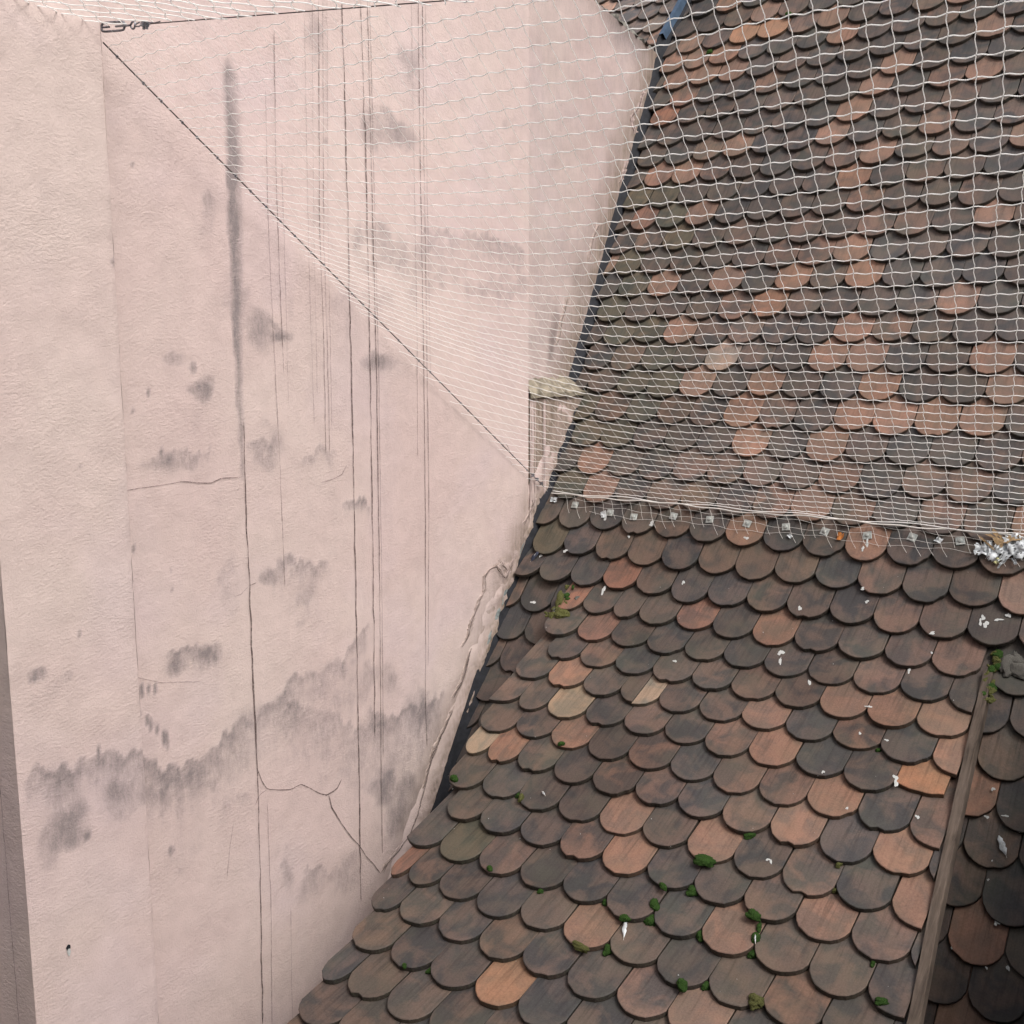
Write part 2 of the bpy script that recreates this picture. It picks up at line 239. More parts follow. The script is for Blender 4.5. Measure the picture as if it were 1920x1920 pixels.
STAIN=[[-2.171,0.554,0.045,0.044,0.8],[-2.207,0.624,0.018,0.022,0.5],[-2.274,0.656,0.047,0.021,0.35],[-2.19,0.424,0.04,0.147,0.18],[-2.295,0.313,0.109,0.022,0.3],[-2.315,0.32,0.021,0.021,0.45],[-2.23,0.302,0.031,0.026,0.4],[-1.896,0.328,0.078,0.071,0.45],[-1.72,-0.251,0.086,0.085,0.4],[-1.907,-0.163,0.052,0.028,0.4],[-2.338,-0.404,0.044,0.03,0.5],[-2.189,-0.384,0.051,0.035,0.5],[-2.092,-0.12,0.048,0.137,0.2],[-2.607,-0.725,0.09,0.062,0.45],[-2.823,-0.753,0.059,0.062,0.75],[-2.794,-0.711,0.035,0.035,0.5],[-2.765,-0.815,0.016,0.016,0.8],[-2.856,-0.601,0.051,0.084,0.35],[-2.888,-0.798,0.034,0.068,0.3],[-2.106,-0.843,0.125,0.082,0.25],[-2.113,-0.986,0.064,0.054,0.4],[-2.047,-0.675,0.076,0.049,0.4],[-1.839,-0.738,0.169,0.129,0.25],[-1.606,-0.695,0.186,0.112,0.3],[-1.355,-0.742,0.135,0.118,0.35],[-1.363,-1.027,0.207,0.12,0.35],[-1.042,-0.929,0.114,0.101,0.4],[-1.301,-1.219,0.076,0.074,0.7],[-1.317,-1.189,0.034,0.044,0.7],[-1.161,-1.321,0.111,0.101,0.6],[-1.235,-1.394,0.108,0.101,0.4],[-1.867,-1.371,0.028,0.089,0.6],[-1.757,-1.478,0.088,0.055,0.3],[-1.511,-1.528,0.084,0.096,0.3],[-2.366,-1.07,0.089,0.079,0.2],[-2.398,-1.047,0.013,0.019,0.6],[-1.287,0.63,0.112,0.035,0.5],[-1.183,0.589,0.173,0.089,0.22],[-1.902,0.735,0.066,0.057,0.35],[-1.813,0.732,0.058,0.016,0.5],[-2.016,0.863,0.072,0.055,0.35],[-1.936,0.791,0.05,0.057,0.3],[-1.593,1.829,0.061,0.094,0.35],[-1.285,1.56,0.128,0.082,0.35],[-1.118,1.557,0.088,0.063,0.45],[-1.052,1.81,0.082,0.105,0.35],[-1.297,1.146,0.109,0.05,0.45],[-1.236,1.067,0.202,0.086,0.3],[-1.035,1.037,0.143,0.134,0.3],[-0.413,0.979,0.272,0.075,0.35],[-0.325,1.722,0.134,0.048,0.3],[-1.591,1.198,0.057,0.119,0.2],[-1.336,0.891,0.195,0.064,0.2],[-2.116,1.142,0.036,0.071,0.3],[-2.742,1.136,0.101,0.076,0.12],[-2.478,-0.442,0.01,0.026,0.9],[-2.451,-0.444,0.008,0.018,0.8],[-2.422,-0.45,0.008,0.022,0.8],[-2.497,-0.52,0.01,0.026,0.8],[-2.464,-0.549,0.008,0.018,0.8],[-2.446,-0.569,0.008,0.026,0.8],[-2.427,-0.594,0.008,0.019,0.7],[-2.397,-0.632,0.013,0.03,0.8],[-2.388,-0.658,0.011,0.027,0.5],[-2.477,0.039,0.008,0.014,0.7],[-2.471,0.042,0.006,0.018,0.6],[-2.521,-0.476,0.01,0.022,0.7],[-2.704,-0.551,0.007,0.016,0.7],[-2.495,0.304,0.01,0.034,0.3],[-2.388,0.548,0.006,0.014,0.6],[-2.342,-0.056,0.006,0.011,0.6],[-2.448,0.49,0.01,0.01,0.5],[-2.334,-0.121,0.006,0.011,0.5],[-2.349,0.349,0.008,0.014,0.7],[-2.269,0.345,0.006,0.011,0.6],[-2.745,-0.169,0.007,0.008,0.6],[-2.701,0.34,0.007,0.01,0.4],[-2.553,0.945,0.009,0.01,0.5],[-2.549,0.956,0.005,0.01,0.4],[-2.881,-0.264,0.026,0.016,0.7],[-2.898,-0.271,0.013,0.013,0.6],[-2.789,-0.287,0.021,0.017,0.35],[-2.876,-0.307,0.101,0.049,0.15],[-1.553,1.466,0.011,0.012,0.5],[-2.403,1.258,0.01,0.008,0.5],[-1.754,0.874,0.021,0.059,0.2]]
CURT=[[[[-2.937,-0.556],[-2.869,-0.554],[-2.748,-0.586],[-2.693,-0.578],[-2.618,-0.597],[-2.51,-0.619]],0.083,0.62],[[[-2.885,-0.755],[-2.83,-0.724],[-2.764,-0.803]],0.05,0.5],[[[-2.509,-0.647],[-2.443,-0.717],[-2.381,-0.764],[-2.326,-0.767],[-2.257,-0.761],[-2.197,-0.73],[-2.124,-0.713],[-2.078,-0.691]],0.085,0.95],[[[-2.51,-0.779],[-2.362,-0.813],[-2.201,-0.81]],0.094,0.4],[[[-2.123,-0.697],[-2.01,-0.687],[-1.943,-0.654],[-1.833,-0.61],[-1.734,-0.583],[-1.662,-0.586]],0.11,0.5],[[[-1.691,-0.587],[-1.541,-0.577],[-1.461,-0.505],[-1.373,-0.475]],0.092,0.45],[[[-1.891,-0.68],[-1.668,-0.745],[-1.426,-0.911],[-1.152,-0.922],[-0.887,-0.896]],0.169,0.5],[[[-1.391,-0.85],[-1.223,-0.925],[-1.003,-0.915]],0.129,0.45],[[[-2.367,-0.359],[-2.291,-0.359],[-2.188,-0.364],[-2.144,-0.415]],0.047,0.55],[[[-1.917,-0.12],[-1.757,-0.127],[-1.587,-0.171]],0.064,0.5],[[[-1.503,0.071],[-1.432,0.074],[-1.357,0.043]],0.041,0.55],[[[-1.726,0.27],[-1.627,0.297],[-1.534,0.275]],0.047,0.45],[[[-1.983,0.334],[-1.92,0.365],[-1.831,0.333]],0.049,0.42],[[[-2.389,0.315],[-2.293,0.331],[-2.138,0.331]],0.059,0.35],[[[-2.315,0.674],[-2.263,0.663],[-2.226,0.67]],0.033,0.4],[[[-1.768,-1.396],[-1.665,-1.425],[-1.559,-1.507]],0.057,0.5],[[[-1.898,-1.317],[-1.851,-1.321]],0.056,0.4],[[[-0.997,1.173],[-0.777,1.211],[-0.456,1.21],[-0.212,1.168]],0.187,0.42],[[[-1.283,1.621],[-1.139,1.626]],0.06,0.35],[[[-1.947,0.809],[-1.874,0.793],[-1.761,0.717]],0.047,0.4],[[[-1.311,0.674],[-1.198,0.66]],0.036,0.42],[[[-2.112,-0.966],[-2.038,-0.994]],0.043,0.35]]
STREAK=[[-2.009,1.663,0.037,0.25],[-2.009,1.611,0.06,0.75],[-2.01,1.507,0.063,0.85],[-2.011,1.402,0.063,1],[-2.011,1.278,0.061,1],[-2.013,1.153,0.057,0.95],[-2.016,1.045,0.047,0.9],[-2.017,0.936,0.048,0.85],[-2.017,0.844,0.057,0.8],[-2.018,0.752,0.043,0.8],[-2.019,0.64,0.034,0.75],[-2.017,0.527,0.031,0.8],[-2.015,0.432,0.029,0.6],[-2.016,0.318,0.022,0.5],[-2.016,0.221,0.017,0.3]]
LINES=[[[[-2.0029,0.432],[-2.0075,0.103],[-2.0042,-0.175],[-2.0054,-0.501],[-2.0011,-0.879],[-2.0074,-1.221],[-2.0285,-1.927]],2.1,0.85],[[[-1.8428,1.592],[-1.8531,1.17],[-1.8469,0.716],[-1.8369,0.203],[-1.8343,-0.208]],1.2,0.35],[[[-1.7935,1.8],[-1.8065,1.361],[-1.8078,0.948],[-1.803,0.599]],1.3,0.45],[[[-1.7784,1.365],[-1.7802,0.873],[-1.7846,0.48]],1,0.3],[[[-1.6439,1.89],[-1.6546,1.383],[-1.6594,0.878],[-1.657,0.392]],1,0.25],[[[-1.6041,1.956],[-1.6287,1.155],[-1.6352,0.515]],1,0.3],[[[-1.5715,1.964],[-1.5982,1.158],[-1.5931,0.718],[-1.5985,0.284]],1.5,0.5],[[[-1.5496,1.97],[-1.5781,1.101],[-1.5738,0.698],[-1.5782,0.283]],1.2,0.4],[[[-1.5274,1.976],[-1.5531,1.163],[-1.5625,0.387]],1,0.3],[[[-1.4482,1.996],[-1.4442,1.214],[-1.4448,0.593],[-1.4498,-0.28],[-1.4561,-1.043],[-1.4637,-1.673]],1.9,0.7],[[[-1.3457,2.023],[-1.3348,1.43],[-1.3354,0.721],[-1.3407,-0.072],[-1.3544,-0.957]],1.9,0.65],[[[-1.3065,2.033],[-1.3039,1.435],[-1.298,0.591],[-1.3049,-0.308],[-1.3212,-1.212],[-1.3229,-1.51]],1.7,0.6],[[[-1.2944,2.036],[-1.2902,1.375],[-1.2851,0.591],[-1.2917,-0.31],[-1.3034,-1.071]],1.1,0.4],[[[-1.0451,2.102],[-1.0427,1.473],[-1.0386,0.723],[-1.0462,0.217]],1.2,0.35],[[[-1.0013,2.113],[-1.0013,1.479],[-0.9953,0.586],[-0.9988,-0.122],[-1.0153,-0.937],[-1.0076,-1.118]],1.7,0.55],[[[-0.9739,2.12],[-0.9768,1.482],[-0.9736,0.586],[-0.9719,0.115],[-0.9925,-0.74]],1.4,0.5],[[[-0.9532,2.125],[-0.9592,1.485],[-0.9517,0.585]],1,0.3],[[[-2.4997,0.235],[-2.4441,0.238],[-2.3624,0.238],[-2.2772,0.242],[-2.2119,0.23],[-2.1555,0.226],[-2.1086,0.236],[-2.0254,0.232]],1.3,0.6],[[[-2.0062,-0.877],[-1.9831,-0.939],[-1.9586,-0.98],[-1.9059,-1.001],[-1.838,-1.024],[-1.7869,-1.02],[-1.7394,-1.055],[-1.6822,-1.099],[-1.6468,-1.117],[-1.5916,-1.114],[-1.5592,-1.078]],1.7,0.75],[[[-1.9586,-0.98],[-1.9985,-0.987],[-2.0211,-1.021]],1.3,0.6],[[[-1.6378,-1.12],[-1.6189,-1.185],[-1.5664,-1.276],[-1.5211,-1.342],[-1.4683,-1.412],[-1.4274,-1.478],[-1.3787,-1.536],[-1.3393,-1.599]],1.7,0.75],[[[-2.0117,-0.174],[-2.0475,-0.197],[-2.0721,-0.198]],1.2,0.5],[[[-2.004,-0.171],[-1.971,-0.166]],1,0.5],[[[-1.6318,0.172],[-1.5735,0.176],[-1.5134,0.192],[-1.4817,0.232]],1,0.4],[[[-2.5442,-0.378],[-2.5046,-0.385],[-2.4041,-0.434],[-2.2295,-0.478]],1,0.35],[[[-2.124,-1.045],[-2.1465,-1.142],[-2.1676,-1.26]],1,0.35],[[[-1.9607,-1.022],[-1.9628,-1.463],[-1.9806,-1.955]],1,0.4],[[[-1.8623,-1.51],[-1.8718,-1.853],[-1.8733,-2.018]],0.8,0.3]]
RIDGE=[[[-0.3345,-0.354],[-0.3945,-0.439],[-0.462,-0.365],[-0.515,-0.364],[-0.5717,-0.393],[-0.5723,-0.473],[-0.6155,-0.504],[-0.637,-0.539],[-0.6797,-0.596],[-0.7013,-0.657],[-0.7556,-0.709]],[[-0.4395,-0.337],[-0.3944,-0.385],[-0.3715,-0.416]],[[-0.8286,-0.992],[-0.8817,-1.054],[-0.9219,-1.094],[-0.9501,-1.137],[-1.0096,-1.221],[-1.0296,-1.266],[-1.0576,-1.334],[-1.0892,-1.4],[-1.1468,-1.481],[-1.2209,-1.528],[-1.3106,-1.566],[-1.3323,-1.597]],[[-0.9614,-1.121],[-0.9895,-1.176]],[[-0.135,-0.066],[-0.1834,-0.129],[-0.2407,-0.19]],[[0.1574,0.953],[0.1073,0.842],[0.0728,0.733],[0.0477,0.706]],[[0.9604,2.142],[0.889,2.028],[0.8103,1.971],[0.8628,1.895]],[[0.7697,1.737],[0.7302,1.646],[0.6896,1.598]],[[0.475,1.362],[0.4098,1.272],[0.368,1.158]],[[-0.6812,-0.741],[-0.7576,-0.867],[-0.8279,-0.939]]]
THK=[0.96047,0.5945,0.51711,0.54746,0.39344,0.26727]

TH=math.radians(55.03); KN=[.8,3.8,6.5,9.5,13.,19.]; G=.155; WID=.18; LEAN=.00386; LEAN2=.00121
_ss=np.linspace(0,3.6,721); _rr=-1+_ss/.155; _t=np.interp(_rr,KN,THK)
_H=np.concatenate([[0],np.cumsum(np.cos((_t[1:]+_t[:-1])/2))*(_ss[1]-_ss[0])]); _Z=np.concatenate([[0],np.cumsum(np.sin((_t[1:]+_t[:-1])/2))*(_ss[1]-_ss[0])])
def prof(s): return (s*math.cos(TH),s*math.sin(TH)) if s<0 else (float(np.interp(s,_ss,_H)),float(np.interp(s,_ss,_Z)))
def mainp(s): return s*math.cos(TH),s*math.sin(TH)
def frame(s,pf,ds=.02):
    a=pf(s-ds); b=pf(s+ds); ty,tz=-(a[0]-b[0]),-(a[1]-b[1]); L=math.hypot(ty,tz); ty/=L; tz/=L   # up-slope tangent
    return np.array([0,ty,tz]),np.array([0,-tz,ty])
def P3(x,s,h=0,pf=prof):
    H,Z=pf(s); u,n=frame(s,pf); p=np.array([x,-H,-Z])+n*h; p[2]+=Z0; return p
def pl(pts): a=np.array(pts,float); return lambda s: float(np.interp(s,a[:,1],a[:,0]))
XF=pl([(-.519,-6),(-.519,-3.625),(-.579,-3.252),(-.45,-1.825),(-.332,-.617),(-.259,-.447),(-.234,.076),(-.234,.537),(-.218,1.028),(-.176,1.7),(-.175,4)])
XL=pl([(.125,.6),(.11,1.09),(.12,1.55),(.17,1.83),(.217,2.3),(.256,2.47),(.30,2.81),(.30,4)])
XR=pl(VR+[[VR[-1][0]+.05,3.2]])
# ------------------------------------------------------------------ ground and the house below
g=link('ground',mesh('ground',[(-600,-600,0),(600,-600,0),(600,600,0),(-600,600,0)],[(0,1,2,3)],mat=M_GROUND)); g['kind']='structure'
# unseen house the view is taken from, added to block low sky light
def house_front():
    V=[];F=[]
    def quad(a,b,c,d): k=len(V); V.extend([a,b,c,d]); F.append((k,k+1,k+2,k+3))
    y=-5.0; xs=[-2,1.9,3.5,9]; zs=[0,Z0-.9,Z0+1.6,Z0+2.1]
    for i in range(3):
        for j in range(3):
            if (i,j)==(1,1):                # window opening with deep reveals
                quad((1.9,y,zs[1]),(1.9,y-.3,zs[1]),(1.9,y-.3,zs[2]),(1.9,y,zs[2])); quad((3.5,y,zs[1]),(3.5,y-.3,zs[1]),(3.5,y-.3,zs[2]),(3.5,y,zs[2])); quad((1.9,y-.3,zs[1]),(3.5,y-.3,zs[1]),(3.5,y-.3,zs[2]),(1.9,y-.3,zs[2])); continue
            quad((xs[i],y,zs[j]),(xs[i+1],y,zs[j]),(xs[i+1],y,zs[j+1]),(xs[i],y,zs[j+1]))
    return mesh('unseen_rear_house',V,F,mat=M_REAR)
M_REAR=simple('grey_render',(.30,.28,.26),.95,0,8,.15,.2)
thing('unseen_rear_house','plain rendered house front with a window, unseen behind the viewer, added to block sky light','house',me=house_front())
# ------------------------------------------------------------------ pink wall
hw=thing('house_wall','tall pink plastered house wall with grey soot stains, cracks and a flat pilaster','wall')
def gridface(name,ys,zs,xf,stain,brown,amp=.0022,seed=3,mat=M_PL):
    Y,Zg=np.meshgrid(ys,zs,indexing='ij'); X=xf(Y,Zg)+amp*(fbm(Y+20,Zg+20,7,4,seed)-.5)*2
    V=np.stack([X,Y,Zg+Z0],-1).reshape(-1,3); a,b=len(ys),len(zs)
    i=np.arange(a*b).reshape(a,b); F=np.stack([i[:-1,:-1],i[1:,:-1],i[1:,1:],i[:-1,1:]],-1).reshape(-1,4)
    me=bpy.data.meshes.new(name); me.vertices.add(len(V)); me.vertices.foreach_set('co',V.ravel())
    me.loops.add(F.size); me.loops.foreach_set('vertex_index',F.ravel()); me.polygons.add(len(F))
    me.polygons.foreach_set('loop_start',np.arange(0,F.size,4)); me.polygons.foreach_set('loop_total',np.full(len(F),4))
    me.polygons.foreach_set('use_smooth',np.ones(len(F),bool)); me.update(calc_edges=True); me.validate()
    for nm,d in (('stain',stain(Y,Zg)),('brown',brown(Y,Zg))):
        at=me.attributes.new(nm,'FLOAT','POINT'); at.data.foreach_set('value',np.clip(d,0,1).astype(np.float32).ravel())
    me.materials.append(mat); return me
def stainmap(Y,Zg):
    out=np.zeros_like(Y)
    n1=fbm(Y+9,Zg+9,9,4,21); n2=fbm(Y+5,Zg*.6+5,26,3,22)
    w1=fbm(Y+3,Zg+3,16,4,31)-.5; w2=fbm(Y+7,Zg+7,16,4,32)-.5
    for (cy,cz,ry,rz,a) in STAIN:
        ry=max(ry,.006); rz=max(rz,.008)
        d=np.sqrt(((Y-cy)/(ry*1.15)+1.1*w1)**2+((Zg-cz)/(rz*1.15)+1.3*w2)**2) if ry>.02 else np.sqrt(((Y-cy)/ry)**2+((Zg-cz)/rz)**2)
        m=np.clip((1.45-d)/1.1,0,1); m=m*m*(3-2*m)
        if ry>.02: m=m*np.clip(.3+1.5*(n1-.25),0,1.2)*np.clip(.55+.95*n2,0,1.3)
        out=np.maximum(out,a*m)+.25*np.minimum(out,a*m)
    rag=fbm(Y*1.+4,Zg*.02+4,34,3,61)-.5; rag2=fbm(Y+6,Zg+6,30,4,62); big=fbm(Y+2,Zg+2,6,3,63); ver=fbm(Y+8,Zg*.12+8,40,3,64)
    for pts,ln,a in CURT:
        p=np.array(pts); o=np.argsort(p[:,0]); p=p[o]; zt=np.interp(Y,p[:,0],p[:,1])+rag*.10
        e0=np.clip((Y-p[0,0]+.03)/.06,0,1)*np.clip((p[-1,0]+.03-Y)/.06,0,1)
        d=zt-Zg; m=np.where(d>0,np.exp(-d/(ln*(.5+1.0*ver))),np.exp(-(d/.012)**2))*e0*np.clip(.25+1.3*big,0,1.2)*np.clip(.35+1.2*rag2,0,1.2)
        out=np.maximum(out,a*m)+.3*np.minimum(out,a*m)
    S=np.array(STREAK); o=np.argsort(S[:,1]); zc=S[o,1]
    cy=np.interp(Zg,zc,S[o,0]); rw=np.interp(Zg,zc,S[o,2]); aa=np.interp(Zg,zc,S[o,3],left=.12,right=0)
    dl=(Y+.02*(n2-.5)-cy)/(rw*.8); m=np.where(dl<0,np.exp(-(dl/.35)**2),np.exp(-(dl/.85)**2)); out=np.maximum(out,aa*m*np.clip(.55+.8*n1,0,1.2))
    # faint run-down grey veil of vertical streaks between the lines
    veil=fbm(Y*1.0+1,Zg*.05+1,26,3,41); vm=np.clip((veil-.55)*3,0,1)*np.exp(-((Y+1.35)/.55)**2)*np.clip((Zg+1.2)/2.5,0,1)
    out=np.maximum(out,.28*vm)
    out=np.minimum(out*1.3,.9); return np.maximum(out,.17*np.clip((Y+1.3)/.9,0,1)*np.clip((Zg-.1)/.6,0,1))
ysm=np.concatenate([[-2.96],np.arange(-2.95,-.182,.0125),[-.182]]); zsm=np.concatenate([[-Z0,-4.5],np.arange(-2.55,2.75,.0125),[3.4]])
def brownL(Y,Zg):   # dirty plaster along the roof line
    s=-(Y*math.cos(TH)+Zg*math.sin(TH)); d=(Y*-math.sin(TH)+Zg*math.cos(TH))   # distance above the roof plane
    n=fbm(Y+2,Zg+2,14,4,51); return np.clip(1.1-d/.19,0,1)*np.clip(.25+1.3*n,0,1)*np.clip((s+.6)/.4,0,1)
link('wall_face',gridface('wall_face',ysm,zsm,lambda Y,Zg:np.full_like(Y,-.225),stainmap,brownL),parent=hw)
# pilaster (front face, both returns)
yp0,yp1=-2.968,-2.549
ysp=np.concatenate([[yp0],np.arange(yp0+.012,yp1-.005,.0125),[yp1]])
def edge_x(Y,Zg):
    d=np.minimum(Y-yp0,yp1-Y); return -.130-.0025*np.clip(1-d/.006,0,1)
def stain_p(Y,Zg): return stainmap(Y,Zg)
mp=gridface('pilaster',ysp,zsm,edge_x,stain_p,lambda Y,Zg:np.zeros_like(Y),.003,8)
pil=link('pilaster',mp,parent=hw)
for yy,sg,xb in ((yp0,1,-2.4),(yp1,-1,-.230)):
    zs=np.concatenate([[-Z0,-4.5],np.arange(-3,3.4,.03)]); rough=.005*(fbm(zs+4,zs*0+4,16,3,9)-.5)
    xs=np.concatenate([[-.1325,-.145],np.linspace(-.2,xb,14 if xb<-1 else 2)]); V=[];F=[]; m=len(xs)
    for i,z in enumerate(zs):
        for k,x in enumerate(xs): V.append((x,yy+(rough[i]*sg if k==0 else .0002*rng.randn()*(xb<-1)),z+Z0))
    for i in range(len(zs)-1):
        for k in range(m-1): F.append((i*m+k,i*m+k+1,(i+1)*m+k+1,(i+1)*m+k))
    me=mesh('pilaster_side',V,F,True,M_PL); link('pilaster_side',me,parent=pil)
V=[];F=[]                                                    # hairline joint on the end face
for i,z in enumerate(np.arange(-2.6,.6,.05)):
    x=-.222+.0015*rng.randn(); V+=[(x,yp0-.006,z+Z0),(x-.004,yp0-.006,z+Z0)]
    if i: k=2*(i-1); F.append((k,k+1,k+3,k+2))
c=link('crack',mesh('crack',V,F,mat=M_LINE),parent=pil); c.color=(0,0,0,.7)
# nail hole in the pilaster
V=[];F=[]
for k in range(9):
    a=2*math.pi*k/9; V.append((-.1275,-2.852+.012*math.cos(a)*.6*(1+.3*math.sin(3*a)),-1.151+.013*math.sin(a)+Z0))
link('hole',mesh('hole',V,[tuple(range(9))],mat=M_LEAD),parent=pil)
V=[(x,y,z-.017) for x,y,z in V]; V=[(-.126,-2.852+(y+2.852)*.8,z+.004) for x,y,z in V]
link('chipped_plaster',mesh('chipped_plaster',V,[tuple(range(9))],mat=M_DROP),parent=pil)
# cracks and run lines on the wall
def ribbon(pts,w,x=-.2215,wob=.002,seed=0):
    p=np.array(pts,float); L=np.concatenate([[0],np.cumsum(np.linalg.norm(np.diff(p,axis=0),axis=1))]); n=max(6,int(L[-1]/.02)); t=np.linspace(0,L[-1],n)
    y=np.interp(t,L,p[:,0]); z=np.interp(t,L,p[:,1]); r=np.random.RandomState(seed)
    k=np.ones(3)/3; y+=np.convolve(r.randn(n)*wob,k,'same'); z+=np.convolve(r.randn(n)*wob,k,'same')
    T=np.stack([np.gradient(y),np.gradient(z)],1); T/=np.linalg.norm(T,axis=1)[:,None]+1e-9
    lf=np.interp(np.arange(n),np.arange(0,n+8,8),r.rand(len(np.arange(0,n+8,8)))); ww=w*.5*(.25+1.1*lf+.4*r.rand(n)); ww[0]*=.2; ww[-1]*=.2
    V=[];F=[]
    for i in range(n):
        V+=[(x,y[i]-T[i,1]*ww[i],z[i]+T[i,0]*ww[i]+Z0),(x,y[i]+T[i,1]*ww[i],z[i]-T[i,0]*ww[i]+Z0)]
        if i: F.append((2*i-2,2*i-1,2*i+1,2*i))
    return V,F
for i,(pts,w,dk) in enumerate(LINES):
    V,F=ribbon(pts,w*.0026,-.2215-.0001*(i%3),.0011 if w<1.9 else .0022,i); c=link('crack',mesh('crack',V,F,mat=M_LINE),parent=hw); c.color=(0,0,0,min(1,dk*1.35))
for i,pts in enumerate(RIDGE):
    V,F=ribbon(pts,.007,-.2105,.006,70+i); c=link('crack',mesh('crack',V,F,mat=M_LINE),parent=hw); c.color=(0,0,0,.8)
    p=np.array(pts); L=np.concatenate([[0],np.cumsum(np.linalg.norm(np.diff(p,axis=0),axis=1))]); n=max(8,int(L[-1]/.012)); tt=np.linspace(0,L[-1],n)
    y=np.interp(tt,L,p[:,0])+.003*rng.randn(n); z=np.interp(tt,L,p[:,1])+.003*rng.randn(n); V=[];F=[]
    for k in range(n):
        wd=.025+.04*rng.rand(); hgt=(.0005+.004*rng.rand())*(0 if k in (0,n-1) else 1)
        for dy,hx in ((0,-.002),(.002,hgt),(.4*wd,hgt*.8),(wd,-.002)): V.append((-.2235+hx,y[k]+dy,z[k]+Z0+dy*.35))
        if k:
            for j in range(3): a_=(k-1)*4+j; F.append((a_,a_+1,a_+5,a_+4))
    me=mesh('flaked_plaster',V,F,False,M_PL); at=me.attributes.new('brown','FLOAT','POINT'); at.data.foreach_set('value',[.25+.5*rng.rand() for _ in V]); link('flaked_plaster',me,parent=hw)
# rough fillet of mortar where wall meets roof
ss=np.arange(-.42,2.6,.02); hh=np.linspace(.0,.15,12); V=[];F=[]
for i,s in enumerate(ss):
    for j,h in enumerate(hh):
        b=P3(0,s,h,mainp); n=fbm(np.array([s+5.]),np.array([h+5.]),16,5,61)[0]; n2=fbm(np.array([s+5.]),np.array([h*3+5.]),5,3,62)[0]
        th=-.003+.022*max(0,(n-.36))*max(0,1-max(h,0)/.15)**.6*2.2*(n2*1.4)
        V.append((-.2265+th+.040*min(1,max(0,(s-.5)/1.2))*max(0,1-max(h,0)/.13)**1.3,b[1],b[2]))
for i in range(len(ss)-1):
    for j in range(11): a=i*12+j; F.append((a,a+1,a+13,a+12))
me=mesh('mortar_fillet',V,F,True,M_PL); at=me.attributes.new('brown','FLOAT','POINT'); at.data.foreach_set('value',[max(0,1.15-max(0,hh[k%12])/.10)*(.6+.5*rng.rand()) for k in range(len(V))])
link('mortar_fillet',me,parent=hw)
# turned-back wall section right of the corner, dirty base, ledge, and its rough top
def xup(Y,Zg): return -.24-.165*(Y+.18)
def stain_u(Y,Zg):
    n=fbm(Y+1,Zg+1,8,4,71); top=np.clip(1-(2.585-Zg)/(.30+.0*Y),0,1)*np.clip((Y-.55)/.5,0,1)*np.clip(.35+1.5*n,0,1)
    mid=.5*np.exp(-((Y-.6)/.35)**2-((Zg-1.55)/.3)**2)*np.clip(2*(n-.3),0,1)
    edge=.35*np.clip((n-.45)*4,0,1)*np.clip((Y-.2)/1.,0,1)
    low=.55*np.exp(-((Zg-.72)/.25)**2)*np.clip(2*(n-.3),0,1)
    return np.maximum.reduce([top*.95,mid,edge*.6,low,np.clip(.20+.30*np.clip(1-(Zg-.2)/1.2,0,1)*(fbm(Y+3,Zg+3,3,3,78)>.45)+.10*fbm(Y*3,Zg*.3+2,18,3,79),0,.42)])
def brown_u(Y,Zg):
    d=(Y*-math.sin(TH)+Zg*math.cos(TH)); n=fbm(Y+2,Zg+2,10,4,72); return np.clip(1.2-d/.28,0,1)*np.clip(.2+1.3*n,0,1)*.95+.9*np.clip((Zg-2.5)/.05,0,1)*.3
ysu=np.concatenate([[-.18],np.arange(-.16,2.0,.02)]); zsu=np.concatenate([np.arange(-.6,2.57,.02),[2.575]])
link('upper_wall',gridface('upper_wall',ysu,zsu,xup,stain_u,brown_u,.006,77),parent=hw)
V=[];F=[]                                                    # crumbling sloped top of that wall
ny=60; prx=[(0,2.572),(-.012,2.592),(-.05,2.605),(-.30,2.60),(-.31,1.8)]
for i in range(ny):
    y=-.18+2.18*i/(ny-1); 
    for (dx,z) in prx: V.append((xup(y,0)+dx+.012*rng.randn()*(dx>-.1),y,z+Z0+.012*rng.randn()*(dx>-.1 and dx<0)))
    if i:
        for k in range(4): a=(i-1)*5+k; F.append((a,a+1,a+6,a+5))
link('wall_top',mesh('wall_top',V,F,True,M_MORT),parent=hw)
# main wall end (thickness at the corner)
link('wall_end',mesh('wall_end',[(-.225,-.182,-1.5+Z0),(-.9,-.182,-1.5+Z0),(-.9,-.182,3.4+Z0),(-.225,-.182,3.4+Z0)],[(0,1,2,3)],mat=M_PL),parent=hw)
ysb=np.arange(-.182,.50,.012); zsb=np.arange(-.7,.462,.012)
def brown_b(Y,Zg): return np.clip(.75+.5*fbm(Y+2,Zg+2,8,3,81),0,1)*np.clip((Zg+.35)/.25,0,1)
def tone_b(Y,Zg): return .5*np.clip((Zg-.43)/.03,0,1)+.3*np.clip((fbm(Y*3,Zg*.4+3,20,3,82)-.5)*4,0,1)  # darker just under the ledge, plus vertical streaks
link('base_wall',gridface('base_wall',ysb,zsb,lambda Y,Zg:np.full_like(Y,-.2262),tone_b,brown_b,.006,83),parent=hw)
V=[];F=[]; ny=16
for i in range(ny):
    y=-.181+.55*i/(ny-1); j=.003*rng.randn()
    V+=[(-.212+j*.5,y,.447+Z0+j),(-.212+j*.5,y,.470+Z0+j),(min(xup(y,0),-.2)-.01,y,.555+Z0+j*2)]
    if i: a=3*(i-1); F+=[(a,a+1,a+4,a+3),(a+1,a+2,a+5,a+4)]
M_LEDGE=simple('mossy_ledge',(.19,.165,.125),.95,0,25,.35,.5,(.30,.26,.20))
link('ledge',mesh('ledge',V,F,False,M_LEDGE),parent=hw)
